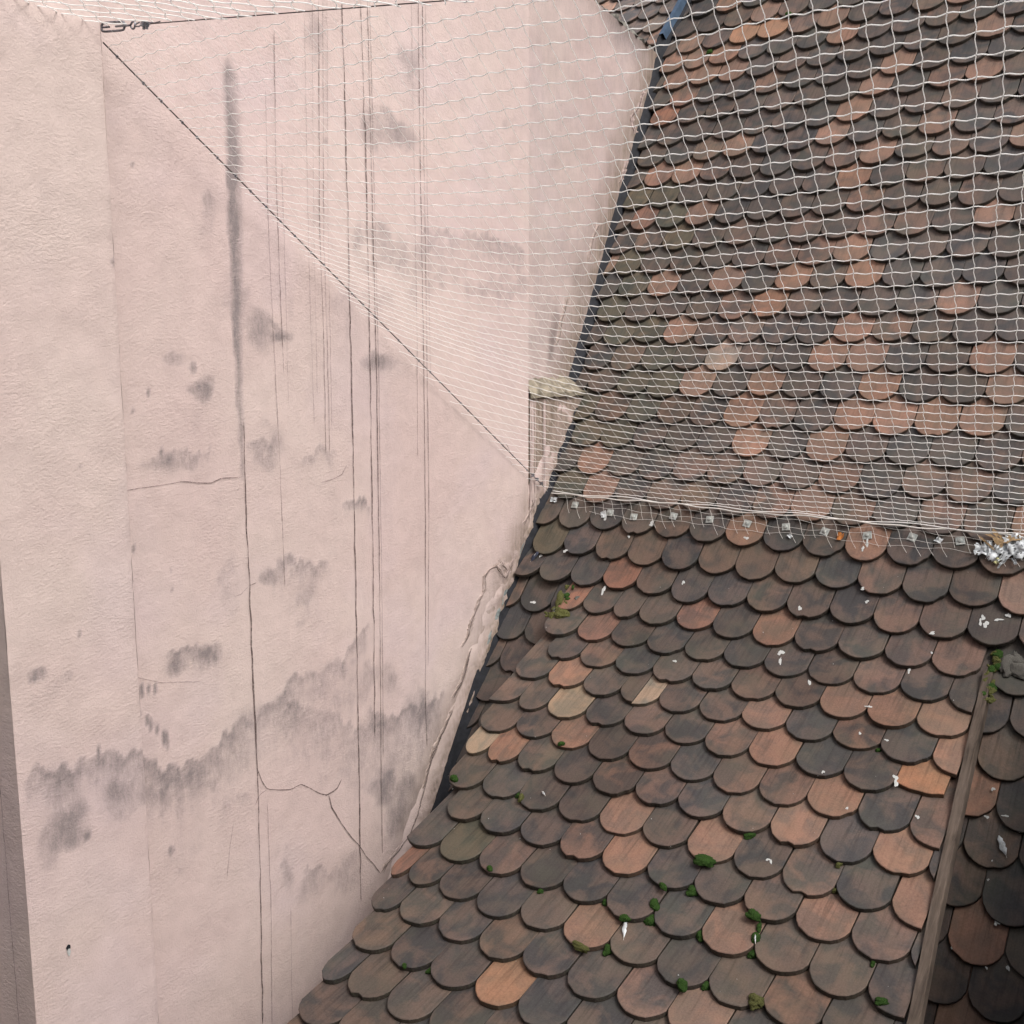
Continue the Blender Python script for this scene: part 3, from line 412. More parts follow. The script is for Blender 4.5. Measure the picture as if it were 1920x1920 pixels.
for y in (-.176,-.170,-.158,-.150,-.135,-.055,-.045,-.04):   # pale runs of paint below the ledge
    V,F=ribbon([(y,.44),(y+.003,.2),(y+.004,-.02-.15*rng.rand())],.006,-.217,.001,int(900+y*100)%97); link('paint_run',mesh('paint_run',V,F,mat=M_PL),parent=hw)
# ------------------------------------------------------------------ roof tiles
R0=.0905; HWN=.0885; TT=.0205; LEN=.31
BASE=dict(D=(.060,.0525,.050),B=(.083,.067,.0575),M=(.092,.069,.060),O=(.168,.106,.081),X=(.235,.128,.079),R=(.140,.084,.066),Y=(.225,.180,.135),P=(.22,.165,.135),G=(.066,.062,.049),K=(.048,.043,.042))
def outline(xl,xr,R=R0,chip=0,seed=0):
    a0=math.asin(max(-.999,min(.999,xl/R))); a1=math.asin(max(-.999,min(.999,xr/R))); n=max(4,int(10*(xr-xl)/.177)); r=np.random.RandomState(seed)
    base=math.sqrt(max(R*R-HWN**2,0)); pts=[]
    for k in range(n+1):
        a=a0+(a1-a0)*k/n; pts.append([R*math.sin(a),-(R*math.cos(a)-base)+r.randn()*.0011])
    if chip: k=r.randint(2,n-1); pts[k][1]+=.006+.006*r.rand()
    return [(xl,LEN)]+[tuple(p) for p in pts]+[(xr,LEN)]
def tile_arrays(xl,xr,R=R0,chip=0,seed=0):
    o=outline(xl,xr,R,chip,seed); n=len(o); cx=(xl+xr)/2; V=[];F=[];MI=[]
    def ins(p,d):
        x,y=p; x2=x+(d if x<cx else -d)*min(1,abs(x-cx)/.02); y2=y+d*max(0,math.cos(min(1.5,abs(x)/.09*1.4))) if y<LEN-.01 else y
        return x2,y2
    for p in o: V.append((*ins(p,.0022),0.))
    for p in o: V.append((*p,-.0020))
    for p in o: x,y=ins(p,.001); V.append((x,y,-TT))
    F.append(tuple(range(n))); MI.append(0)
    for k in range(n-1):
        F.append((k,n+k,n+k+1,k+1)); MI.append(0); F.append((n+k,2*n+k,2*n+k+1,n+k+1)); MI.append(1)
    return V,F,MI
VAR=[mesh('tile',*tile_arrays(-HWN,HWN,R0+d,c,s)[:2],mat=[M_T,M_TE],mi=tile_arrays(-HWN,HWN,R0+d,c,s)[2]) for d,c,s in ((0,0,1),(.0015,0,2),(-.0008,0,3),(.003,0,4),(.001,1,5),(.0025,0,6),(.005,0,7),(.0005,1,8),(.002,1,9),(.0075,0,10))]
ALPHA=math.atan(TT/G)+.004
def tile_matrix(xc,s,pf,seed_r,lean,gap=G):
    u,n=frame(s+.012,pf,.045); p=P3(xc,s,0,pf)
    jr=np.random.RandomState(seed_r); p=p+n*jr.randn()*.0012+u*(jr.randn()*.0024-(.012*jr.rand() if jr.rand()<.07 else 0))
    e=np.array([1.,0,0]); ta=ALPHA+jr.randn()*.007; u2=u*math.cos(ta)-n*math.sin(ta); n2=n*math.cos(ta)+u*math.sin(ta)
    ro=-lean/gap+jr.randn()*(.012 if jr.rand()<.9 else .03); e2=e*math.cos(ro)+u2*math.sin(ro); u3=u2*math.cos(ro)-e*math.sin(ro)
    tw=jr.randn()*.006; e3=e2*math.cos(tw)+n2*math.sin(tw); n3=n2*math.cos(tw)-e2*math.sin(tw)
    return Matrix(((e3[0],u3[0],n3[0],p[0]),(e3[1],u3[1],n3[1],p[1]),(e3[2],u3[2],n3[2],p[2]),(0,0,0,1)))
cf=np.array([-.57616668*math.cos(PITCH),.81733222*math.cos(PITCH),-math.sin(PITCH)]); cr=np.array([.81733222,.57616668,0]); cu=np.cross(cr,cf)
def pix(p):
    d=np.array(p)-CAM-np.array([0,0,Z0]); w=d@cf; return (960+1920*(d@cr)/w,960-1920*(d@cu)/w,w)
TL=dict(main=[],dormer=[],far=[],next=[])
rc=lambda: random.choice('DDDDDDDDBBMMOO')
def fillrow(which,s,xs,k0,codes,pf,lean,xmin,xmax,n_left=0):
    xs=list(xs); k=0-n_left
    first=xs[0]; idx={}
    b=[]                                   # (xl,xr,code)
    for i in range(len(xs)-1): b.append((xs[i],xs[i+1],i-n_left))
    x=xs[0]; i=-n_left-1
    while x>xmin: b.append((x-WID,x,i)); x-=WID; i-=1
    x=xs[-1]; i=len(xs)-1-n_left
    while x<xmax: b.append((x,x+WID,i)); x+=WID; i+=1
    for xl,xr,i in b:
        c=codes[i-k0] if 0<=i-k0<len(codes) else rc()
        if xr<=xmin or xl>=xmax: continue
        xl2=max(xl,xmin); xr2=min(xr,xmax)
        if xr2-xl2<=.025: continue
        if c=='H':
            xm=(xl2+xr2)/2; TL[which].append((xl,xr,xl2,xm,s,pf,'D',lean)); TL[which].append((xl,xr,xm,xr2,s,pf,'Y',lean))
        else: TL[which].append((xl,xr,xl2,xr2,s,pf,c,lean))
rowS={}
for e in TI:
    r,s,xs,k0,codes=e[:5]; nl=e[5] if len(e)>5 else 0; rowS[r]=s
    if r<=2: fillrow('main',s,xs,k0,codes,prof,LEAN,XF(s)+(.05 if s<-.2 else .028),3.5,nl)
    else: fillrow('dormer',s,xs,k0,codes,prof,LEAN+LEAN2,max(XL(s)-.01,xs[0]-.001 if (nl or r in (5,6,8,10,11,12,15,17,18,19)) else 0),XR(s)-.036,nl)
for r in range(-24,-30,-1):                                   # courses above the picture
    s=-3.497+.159*(r+23); fillrow('main',s,[.2+.09*(r%2)],0,'',prof,LEAN,XF(s)+.05,3.5)
for k in range(4,27):                                         # main slope beside and below the raised section
    s=.159*k+.006; x0=2.109+.0045*(k-7)*.6 if k%2 else 2.206+.0045*(k-8)*.6
    xa=x0
    while xa>0: xa-=WID
    fillrow('main',s,[xa],0,'DDDKDDBDRDDD'[k%5:],mainp,LEAN,XF(s)+.028,min(XL(min(s,2.8))+.16,.5))
    fillrow('main',s,[x0],0,'DDBDMDDKDDBD'[k%4:],mainp,LEAN,1.90,3.5)
ALPHAc=dict(D=.62,B=.45,M=.6,O=.3,X=.2,R=.5,Y=.35,P=.3,G=.5,K=.3)
def build_tiles(which,parent,limit=300,dark=1.0):
    lst=[]
    for j,(xl,xr,x0,x1,s,pf,c,lean) in enumerate(TL[which]):
        p=P3((x0+x1)/2,s-.03,0,pf); px,py,w=pix(p); vis=-60<px<1980 and -60<py<1990 and w>0
        lst.append((0 if vis else 1,w,j))
    lst.sort(); keep=set(j for _,_,j in lst[:limit])
    JV=[];JF=[];JM=[];JT=[];JC=[]
    for j,(xl,xr,x0,x1,s,pf,c,lean) in enumerate(TL[which]):
        xc=(xl+xr)/2; w=xr-xl; rs=random.Random(j*13+len(which)); full=(x0-xl<.004 and xr-x1<.004)
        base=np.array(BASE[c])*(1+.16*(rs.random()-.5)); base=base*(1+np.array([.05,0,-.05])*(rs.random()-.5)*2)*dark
        colr=(*base,min(1,ALPHAc[c]*(.6+.8*rs.random())))
        sx=(w-.0035)/(2*HWN)
        Mx=tile_matrix(xc,s,pf,(j*7+len(which)*1000)%99991,lean)
        special=(c=='X' and which=='dormer' and abs(s-1.241)<.03)
        if j in keep:
            if full and not special: me=VAR[rs.choice([0,1,2,3,5,0,1,2,3,5,6,9,4,7,8])]
            else:
                l,r=(x0-xc)/sx,(x1-xc)/sx
                if special: V,F,MI=tile_arrays(-HWN,HWN*.86,.21,0,j)
                else: V,F,MI=tile_arrays(max(l+(.001 if x0>xl else 0),-HWN),min(r,HWN),R0,0,j)
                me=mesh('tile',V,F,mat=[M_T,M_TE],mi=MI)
            o=link('tile',me,parent=parent); o.matrix_world=Mx@Matrix.Diagonal((sx,1,1,1)); o.color=colr
        else:
            l,r=(x0-xc)/sx,(x1-xc)/sx; V,F,MI=tile_arrays(max(l,-HWN),min(r,HWN),R0,0,j); b=len(JV); off=rng.rand(3)*50
            for v in V: q_=Mx@Vector((v[0]*sx,v[1],v[2])); JV.append(q_[:]); JT.append(colr); JC.append((v[0]+off[0],v[1]+off[1],v[2]+off[2]))
            JF+=[tuple(b+i for i in f) for f in F]; JM+=MI
    if JV:
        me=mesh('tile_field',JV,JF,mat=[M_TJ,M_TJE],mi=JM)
        a=me.attributes.new('tint','FLOAT_COLOR','POINT'); a.data.foreach_set('color',np.array(JT,np.float32).ravel())
        a=me.attributes.new('tco','FLOAT_VECTOR','POINT'); a.data.foreach_set('vector',np.array(JC,np.float32).ravel())
        o=link('tile_field',me,parent=parent); o['kind']='stuff'
def deck(name,xa,xb,s0,s1,pf,h,mat,ns=40,parent=None):
    V=[];F=[]
    for i in range(ns+1):
        s=s0+(s1-s0)*i/ns; V+=[tuple(P3(xa(s),s,h,pf)),tuple(P3(xb(s),s,h,pf))]
        if i: a=2*(i-1); F.append((a,a+1,a+3,a+2))
    return mesh(name,V,F,True,mat)
roof=thing('tiled_roof','steep old roof of beaver-tail clay tiles behind the white net','roof',me=deck('roof_deck',lambda s:XF(s)-(.25 if s>-3.2 else .02),lambda s:3.55,-5,4.4,mainp,-.062,M_DECK)); roof['kind']='thing'
build_tiles('main',roof)
dorm=thing('raised_roof','flatter raised section of rounded clay tiles with green moss, below the net','roof',me=deck('dormer_deck',lambda s:XL(s)+.04,lambda s:XR(s)-.03,.62,3.25,prof,-.055,M_DECK)); dorm['kind']='thing'
build_tiles('dormer',dorm)
# cheeks and front of the raised section
def cheek(x,name):
    V=[];F=[]; n=30
    for i in range(n+1):
        s=.66+2.58*i/n; a=P3(x(s),s,-.05,prof); zmain=a[1]*math.tan(TH)+Z0-.2
        V+=[tuple(a),(a[0],a[1],min(zmain,a[2]-.01))]
        if i: k=2*(i-1); F.append((k,k+1,k+3,k+2))
    link(name,mesh(name,V,F,mat=M_WOOD),parent=dorm)
cheek(lambda s:XL(s)+.07,'side_boarding'); cheek(lambda s:1.93,'side_boarding')
a=P3(.4,3.25,-.05); b=P3(1.93,3.25,-.05); link('front_boarding',mesh('front_boarding',[tuple(a),tuple(b),(b[0],b[1],2),(a[0],a[1],2)],[(0,1,2,3)],mat=M_WOOD),parent=dorm)
# verge board on the right edge
V=[];F=[]; n=60
for i in range(n+1):
    s=.66+2.6*i/n; x=XR(s); j=.0015*rng.randn()
    for dx,h in ((-.034,-.004),(-.032,.008+j),(-.003,.010+j),(0,.005),(0,-.060),(-.034,-.060)): V.append(tuple(P3(x+dx,s,h)))
    if i:
        for k in range(6): a=(i-1)*6+k; b=(i-1)*6+(k+1)%6; F.append((a,b,b+6,a+6))
F.append((0,1,2,3,4,5)); link('verge_board',mesh('verge_board',V,F,mat=M_WOOD),parent=dorm)
# unseen raised section, added and lifted to keep light out of the gap
PN=lambda s:(prof(s)[0],prof(s)[1]-.42)
gap_blocker=thing('raised_roof','unseen second raised tile section added on the right to darken the gap','roof',me=deck('dormer_deck',lambda s:2.53,lambda s:4.2,.45,3.25,PN,-.055,M_DECK)); gap_blocker['kind']='thing'
for r in range(4,20):
    fillrow('next',.771+.155*(r-4),[2.52+.09*(r%2)],0,'',PN,0,2.51,4.2)
build_tiles('next',gap_blocker,60)
V=[];F=[]
for i in range(31):
    s=.50+2.74*i/30; a=P3(2.55,s,-.05,PN); zmain=a[1]*math.tan(TH)+Z0-.2; V+=[tuple(a),(a[0],a[1],min(zmain,a[2]-.01))]
    if i: k=2*(i-1); F.append((k,k+1,k+3,k+2))
link('side_boarding',mesh('side_boarding',V,F,mat=M_WOOD),parent=gap_blocker)
# ------------------------------------------------------------------ roof seen above the wall top
far=None
MF=lambda s:(s*math.cos(TH)-.573,s*math.sin(TH)+.401)
MFp=lambda s:(MF(s)[0],MF(s)[1])
far=thing('far_roof','distant roof of tiles with haze painted in, seen above the wall top','roof',me=deck('far_deck',lambda s:-4.2,lambda s:-.40,-7,-3,MFp,-.06,M_DECK,10)); far['kind']='thing'
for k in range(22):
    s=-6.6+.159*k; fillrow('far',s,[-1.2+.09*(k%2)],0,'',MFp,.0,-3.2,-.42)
build_tiles('far',far,240,2.3)  # tile colours multiplied brighter to paint in haze
# ------------------------------------------------------------------ metal flashings
def strip(name,s0,s1,prof_pts,xf,mat,parent,n=60,pf=mainp,wob=.0015):
    V=[];F=[]; m=len(prof_pts)
    for i in range(n+1):
        s=s0+(s1-s0)*i/n; x=xf(s)
        for dx,h in prof_pts: V.append(tuple(P3(x+dx+rng.randn()*wob,s,h+rng.randn()*wob,pf)))
        if i:
            for k in range(m-1): a=(i-1)*m+k; F.append((a,a+1,a+m+1,a+m))
    return link(name,mesh(name,V,F,name!='verge_sheet',mat),parent=parent)
strip('flashing',-6,-.2,[(-.012,.045),(.003,.05),(.006,.014),(.026,.002),(.046,-.006),(.054,-.03)],XF,M_LEAD,roof,120)
strip('flashing',-.2,2.6,[(-.012,.030),(.002,.034),(.005,.010),(.022,.002),(.036,-.006),(.042,-.03)],XF,M_LEAD,roof,90)
strip('zinc_strip',-.395,.08,[(-.012,.042),(.000,.042),(.009,.030),(.011,.012)],lambda s:XF(s)-.001,M_ZINC,roof,14,wob=.0006)
strip('zinc_strip',.34,.93,[(-.012,.040),(.000,.040),(.008,.030),(.010,.012)],lambda s:XF(s)-.001,M_ZINC,roof,18,wob=.0008)
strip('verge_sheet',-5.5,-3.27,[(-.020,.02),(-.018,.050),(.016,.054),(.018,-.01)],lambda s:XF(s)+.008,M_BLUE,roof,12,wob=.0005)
# ------------------------------------------------------------------ moss, droppings, mortar on the roofs
TILEX=[(x0,x1,(xl+xr)/2,s,w) for w in ('main','dormer') for (xl,xr,x0,x1,s,pf,c,l) in TL[w] if pf is prof]
def top_h(x,s):
    best=None
    for x0,x1,xc,ts,w in TILEX:
        if x0<=x<=x1 and ts-.32<s:
            d=x-xc; tail=ts+math.sqrt(max(R0*R0-d*d,1e-6))-.019
            if s<=tail and (best is None or ts<best): best=ts
    if best is None: return 0.
    return -(best-s)*math.tan(ALPHA)
def mframe(x,s,h,pf=prof,ang=0):
    u,n=frame(s,pf); p=P3(x,s,h,pf); e=np.array([1.,0,0]); c,sn=math.cos(ang),math.sin(ang); e2=e*c+u*sn; u2=u*c-e*sn
    return Matrix(((e2[0],u2[0],n[0],p[0]),(e2[1],u2[1],n[1],p[1]),(e2[2],u2[2],n[2],p[2]),(0,0,0,1)))
def blob(seed,mat,sub=4,amp=.22,fr=2.2):
    bm=bmesh.new(); bmesh.ops.create_icosphere(bm,subdivisions=sub,radius=1); r=np.random.RandomState(seed); ph=r.rand(6)*6.28
    for v in bm.verts:
        c=v.co; k=1+amp*(math.sin(fr*c.x+ph[0])*math.sin(fr*c.y+ph[1])+.6*math.sin(2.3*fr*c.y+ph[2])*math.sin(2*fr*c.z+ph[3]))+.09*r.randn()
        v.co=c*k
    me=bpy.data.meshes.new('moss'); bm.to_mesh(me); bm.free(); me.materials.append(mat); me.polygons.foreach_set('use_smooth',[True]*len(me.polygons)); return me
MB=[blob(k,M_MOSS) for k in range(5)]+[blob(20+k,M_MOSSY,4,.28,3.) for k in range(3)]
for i,(x,s,w,h,t) in enumerate(MOSS):
    d=pix(P3(x,s))[2]; sc=d/1920*.5; o=link('moss_cushion',MB[i%5] if not t else MB[5+i%3],parent=dorm if s>.55 else roof)
    o.matrix_world=mframe(x,s,top_h(x,s)+.004,prof,.35*math.sin(i*2.1))@Matrix.Diagonal((w*sc,h*sc*1.15,min(w,h)*sc*.5+.004,1))
def splat(seed):
    r=np.random.RandomState(seed); n=14; V=[(0,0,.45)];F=[]
    for k in range(n):
        a=2*math.pi*k/n; q_=1+.28*math.sin(a*2+seed)+.22*math.sin(a*3+seed*2.)+.10*math.sin(a*5+seed*3)+.1*r.randn(); V.append((math.cos(a)*q_,math.sin(a)*q_,0))
    for k in range(n): F.append((0,1+k,1+(k+1)%n))
    return mesh('dropping',V,F,True,M_DROP)
SP=[splat(k) for k in range(6)]
for i,(x,s,w,h) in enumerate(DROP):
    d=pix(P3(x,s))[2]; sc=d/1920*.5; o=link('dropping',SP[i%6],parent=dorm if s>.55 else roof); o.matrix_world=mframe(x,s,top_h(x,s)+.003,prof,.2)@Matrix.Diagonal((w*sc*.9,h*sc*1.15,.0035,1))
for i,(x,s,w,h) in enumerate(MDROP):
    d=pix(P3(x,s))[2]; sc=d/1920*.5; o=link('dropping',SP[i%6],parent=roof); o.matrix_world=mframe(x,s,.004,mainp,.2)@Matrix.Diagonal((w*sc,h*sc,.003,1))
V=[];F=[]                                                     # fine white specks and grit under the tile tails
for (xl,xr,x0,x1,s,pf,c,l) in TL['dormer']+[t for t in TL['main'] if t[4]>-1.2 and t[5] is prof]:
    xc=(xl+xr)/2
    for _ in range(random.choice([0,0,0,1,2,3])):
        d=(random.random()-.5)*(xr-xl)*.9; dd=max(min(d,R0*.98),-R0*.98)
        if x0<xc+d<x1:
            onface=random.random()<.25; y=s+math.sqrt(R0*R0-dd*dd)-.019+(.004+.006*random.random() if not onface else -.12*random.random())
            hh_=(-TT+.0015) if not onface else (y-s)*math.tan(ALPHA)*1+.0035; p=P3(xc+d,y,hh_,pf); u,n_=frame(y,pf); a=random.random()*3; q1=np.array([1,0,0])*math.cos(a)+u*math.sin(a); q2=np.cross(n_,q1)
            k=.0009+.0018*random.random()**2; e_=k*(.4+.8*random.random()); b=len(V); V+=[tuple(p+q1*k),tuple(p+q2*e_),tuple(p-q1*k),tuple(p-q2*e_),tuple(p+n_*.0025)]; F+=[(b,b+1,b+4),(b+1,b+2,b+4),(b+2,b+3,b+4),(b+3,b,b+4)]
gr=link('white_grit',mesh('white_grit',V,F,mat=M_DROP),parent=dorm); gr['kind']='stuff'
def rough_patch(name,x0,x1,s0,s1,pf,h,amp,mat,parent,seed,n=22):
    V=[];F=[]
    for i in range(n):
        for j in range(n):
            u=i/(n-1); v=j/(n-1); x=x0+(x1-x0)*u; s=s0+(s1-s0)*v; m=min(u,1-u,v,1-v)*4; k=fbm(np.array([x*1.+9]),np.array([s+9.]),18,4,seed)[0]
            V.append(tuple(P3(x+.02*(k-.5),s+.02*(k-.5),h-.035+min(1,m*(.3+1.6*fbm(np.array([x*1.+3]),np.array([s+3.]),30,3,seed+9)[0]))*(.035+amp*(k-.4)*2),pf)))
    for i in range(n-1):
        for j in range(n-1): a=i*n+j; F.append((a,a+1,a+n+1,a+n))
    return link(name,mesh(name,V,F,True,mat),parent=parent)
LM=[blob(40+k,M_MORT,3,.32,2.6) for k in range(3)]
def lump(me,x,s,w,h,z,pf,par,name,k):
    o=link(name,me,parent=par); o.matrix_world=mframe(x,s,z,pf,k*1.3)@Matrix.Diagonal((w,h,min(w,h)*.35+.003,1))
r_=random.Random(4)
for k in range(12): lump(LM[k%3],2.06+.19*r_.random(),.565+.075*r_.random(),.018+.03*r_.random(),.012+.02*r_.random(),.006,mainp,roof,'mortar_lump',k)
for k in range(22):
    v=r_.random(); lump(MB[5+k%3] if r_.random()<.6 else MB[k%5],2.02+.012*r_.gauss(0,1)+.012*v,.55+.24*v,.005+.010*r_.random(),.006+.014*r_.random(),.012-.01*v,mainp if v<.4 else prof,roof,'moss_cushion',k)
for k in range(20):
    v=r_.random(); lump(MB[5+k%3] if r_.random()<.75 else MB[k%5],.135+.018*r_.gauss(0,1)-.02*v,.56+.2*v,.004+.010*r_.random(),.006+.012*r_.random(),-.002,prof,dorm,'moss_cushion',k)
for k in range(8): lump(LM[k%3],.14+.03*r_.gauss(0,1),.60+.14*r_.random(),.006+.01*r_.random(),.006+.012*r_.random(),-.004,prof,dorm,'mortar_lump',k)
# ------------------------------------------------------------------ bird netting
net=thing('bird_net','white square-mesh pigeon net stretched from the pink wall down to the tiles','net')
A=np.array([-.155,-2.53343,1.58164]); Bp=np.array([-.1405,-.0644,-.0397])
Vv=np.array([0,-.83527,.54984]); Nn=np.cross(np.array([1.,0,0]),Vv)
VT=(A-Bp)@Vv; CE=.0528; CV=.0575
Tn=np.array([-.145,-2.538,1.621]); Qn=np.array([1.0,-2.412,1.515])
def vtop(x): return np.where(x<1.0,VT+.045-(x+.155)*.178,VT+.045-.2056-(x-1)*.04)
def warp(x,v): return np.interp(v,[0,.56,1,1.7,2.3,2.71,2.95],[0,.16,.42,.27,.11,.06,0])*np.clip(1-x/.95,0,1.3)**2
def netpt(i,j):          # i: mesh count along the eave, j: mesh count up the net (floats allowed)
    v=j*CV; x=-.40+i*CE+.125*(v-1.6); wv=v+warp(x,v)*np.clip((VT-v)/.6,0,1)
    wv=wv+.0030*np.sin(2*np.pi*i+.9)+.004*np.sin(i*.41+j*.23)+.003*np.sin(i*.17-j*.6+1)
    x=x+.0019*np.sin(2*np.pi*j+.4)+.003*np.sin(j*.37+i*.11)
    sag=-.02*np.sin(np.clip(wv/VT,0,1)*np.pi)+.004*np.sin(i*.5+1)*np.sin(j*.45)
    return x,wv,sag
paths=[]; NJ=int(VT/CV)+2; NI=76
def to3(x,v,sag):
    p=Bp[None,:]+np.stack([x+.1385,0*x,0*x],1)+v[:,None]*Vv[None,:]+sag[:,None]*np.array([0,-.5498,-.8353])[None,:]*-1
    p[:,2]+=Z0; return p
def runs(x,v,s):
    ok=(x>-.222+.03*np.clip(v/VT,0,1)*2.2)&(x<3.1)&(v<vtop(x))&(v>.02); out=[]; P=to3(x,v,s); k=0
    while k<len(ok):
        if ok[k]:
            e=k
            while e<len(ok) and ok[e]: e+=1
            if e-k>2: out.append(P[k:e])
            k=e
        else: k+=1
    return out
for j in range(1,NJ+4): i=np.arange(0,NI,.2); paths+=runs(*netpt(i,np.full_like(i,j)))
V,F=tubes(paths,lambda P:np.interp(P[:,0],[-.2,.3,1.3],[.0010,.00125,.0014]),4)
paths=[]
for i in range(0,NI): j=np.arange(0.2,NJ+3,.25); paths+=runs(*netpt(np.full_like(j,i),j))
V,F=tubes(paths,lambda P:np.interp(P[:,0],[-.2,.6,1.4],[.0003,.0005,.00105]),4,V,F)
o=link('netting',mesh('netting',V,F,True,M_NET),parent=net); o['kind']='stuff'
# knots where threads cross
# second sheet of net above the wire, reaching out over the camera
Dq=(Qn-Tn); Dq/=np.linalg.norm(Dq); paths=[]
def inside(p): 
    t=(p[:,0]-Tn[0])/Dq[0]; yl=Tn[1]+t*Dq[1]; return (p[:,0]>-.15)&(p[:,1]<yl+.004)&(p[:,1]>-4.15)&(p[:,0]<3.0)
c45=math.cos(math.radians(40)); s45=math.sin(math.radians(40))
for fam in (0,1):
    for k in range(-70,90):
        t=np.arange(-3.5,3.5,.0125); a=k*.054; b=t
        if fam==0: X=1+a*c45-b*s45; Y=-3.2+a*s45+b*c45
        else: X=1-a*s45+b*c45; Y=-3.2+a*c45+b*s45
        wv=.006*np.sin(2*np.pi*t/.108+k*math.pi)
        X=X+wv*(c45 if fam==0 else -s45); Y=Y+wv*(s45 if fam==0 else c45)
        Zc=np.interp(X,[-.15,1.0,3],[1.622,1.517,1.33]); Zz=Zc+(-2.5-Y)*.075-.02*np.sin(np.clip((-2.5-Y)/1.6,0,1)*np.pi)+.004*np.sin(9*X+7*Y)
        P=np.stack([X,Y,Zz],1); ok=inside(P); P[:,2]+=Z0; q_=0
        while q_<len(ok):
            if ok[q_]:
                e=q_
                while e<len(ok) and ok[e]: e+=1
                if e-q_>2: paths.append(P[q_:e])
                q_=e
            else: q_+=1
V,F=tubes(paths,.00175,4); o=link('netting',mesh('netting',V,F,True,M_NET),parent=net); o['kind']='stuff'
# hem rope on the tiles, loose apron of net and the glued fixing plates
i=np.linspace(0,1,90); P=np.stack([-.165+i*3.3,0*i,0*i],1); P=np.array([P3(x,.068+.004*math.sin(x*9)+.003*math.sin(x*31),.026+.004*math.sin(x*5),prof) for x in P[:,0]])
V,F=tubes([P],.0035,6); link('hem_rope',mesh('hem_rope',V,F,True,M_NETF),parent=net)
P2=np.array([P3(x,.060+.006*math.sin(x*14+1),.030+.003*math.sin(x*8),prof) for x in np.linspace(-.16,3.1,90)]); V,F=tubes([P2],.002,5); link('hem_rope',mesh('hem_rope',V,F,True,M_NET),parent=net)
paths=[]
for k,ds in enumerate((.018,.05,.082)): paths.append([P3(x,.068+ds+.006*math.sin(x*11+k*2)+.004*math.sin(x*37+k),.022-ds*.2,prof) for x in np.arange(-.12+.1*k,3.1,.02)])
for x in np.arange(-.08,3.1,.0528):
    L=.07+.06*random.random(); paths.append([P3(x+.55*t+.004*math.sin(t*60),.066+t,.024-.14*t,prof) for t in np.linspace(0,L,5)])
V,F=tubes(paths,.0008,3); o=link('net_apron',mesh('net_apron',V,F,True,M_NETF),parent=net); o['kind']='stuff'
bm=bmesh.new(); bmesh.ops.create_cube(bm,size=1); bmesh.ops.scale(bm,vec=(.036,.036,.005),verts=bm.verts); bmesh.ops.bevel(bm,geom=list(bm.edges),offset=.0015,segments=1,affect='EDGES')
d_=bmesh.ops.create_uvsphere(bm,u_segments=10,v_segments=6,radius=.0105); bmesh.ops.scale(bm,vec=(1,1,.6),verts=d_['verts']); bmesh.ops.translate(bm,vec=(0,0,.004),verts=d_['verts'])
PLm=bpy.data.meshes.new('fixing_plate'); bm.to_mesh(PLm); bm.free(); PLm.materials.append(M_PLATE)
for i,(x,s) in enumerate(CLIPS):
    o=link('fixing_plate',PLm,parent=net); o.matrix_world=mframe(x,s,top_h(x,s)+.006,prof,.25*math.sin(i*3.3))
for x in (2.0,2.19,2.38,2.57):
    o=link('fixing_plate',PLm,parent=net); o.matrix_world=mframe(x,.095,.0,prof,.2)
# ------------------------------------------------------------------ wires and turnbuckle
def wire(name,label,pts,rad,mat=M_WIRE,n=6):
    V,F=tubes([np.array(pts)],rad,n); return thing(name,label,'cable',me=mesh(name,V,F,True,mat))
def seg(a,b,n=40,sag=0): t=np.linspace(0,1,n)[:,None]; p=np.array(a)[None,:]*(1-t)+np.array(b)[None,:]*t; p[:,2]+=Z0-sag*np.sin(np.pi*t[:,0]); return p
wa=np.array([-.150,-2.531,1.582]); wb=np.array([-.205,-.068,-.010])
def xwall(y): return np.interp(y,[-2.6,-2.5,-.07],[-.148,-.150,-.208])
ww=wire('steel_cable','thin dark steel cable running diagonally down the pink wall',seg(wa,wb,60),.0022)
V,F=tubes([np.array([(0,.0045*math.cos(t),.0045*math.sin(t)) for t in np.linspace(0,6.28,9)])],.0015,4); RG=mesh('net_ring',V,F,True,M_STEEL)
for k in range(34):
    t=(k+.6+.3*rng.rand())/35; p=wa*(1-t)+wb*t; o=link('net_ring',RG,parent=ww); o.matrix_world=Matrix.Translation((p[0]+.002,p[1],p[2]+Z0-.002))@Matrix.Rotation(rng.rand()*3,4,'X')
for k in range(3):
    t=.955+.016*k; p=wa*(1-t)+wb*t; o=link('wire_clamp',boxm('wire_clamp',(p[0]+.004,p[1],p[2]+Z0),(.012,.013,.016),M_STEEL),parent=ww)
pt=wa*.13+wb*.87; V,F=tubes([np.array([(pt[0]+.005,pt[1]-.01*t*3,pt[2]+Z0+.05*t-.012*t*t) for t in np.linspace(0,1,6)])],.0011,4); link('frayed_end',mesh('frayed_end',V,F,True,M_WIRE),parent=ww)
Te=Tn+Dq*.205
w2=wire('steel_cable','taut steel cable leading right from the turnbuckle along the fold of the net',seg(Te,Tn+Dq*3.3,60),.0016,M_WIRE)
w3=wire('steel_cable','slack steel cable along the pilaster at the top left, netting looped over it',seg((-.146,-2.542,1.622),(-.146,-2.86,1.632),30,.004).tolist()+seg((-.146,-2.87,1.633),(-.10,-4.2,1.64),20).tolist(),.0022,M_WIRE)
for k in range(9):
    y=-2.56-.034*k; o=link('net_ring',RG,parent=w3); o.matrix_world=Matrix.Translation((-.145,y,1.618+Z0))@Matrix.Rotation(1.2+rng.rand(),4,'Z')
paths=[]
for k in range(8):
    y=-2.57-.045*k; paths.append([(-.144+.004*rng.randn(),y+.02*t+.006*math.sin(6*t),1.628+Z0-.035*math.sin(math.pi*t)) for t in np.linspace(0,1,8)])
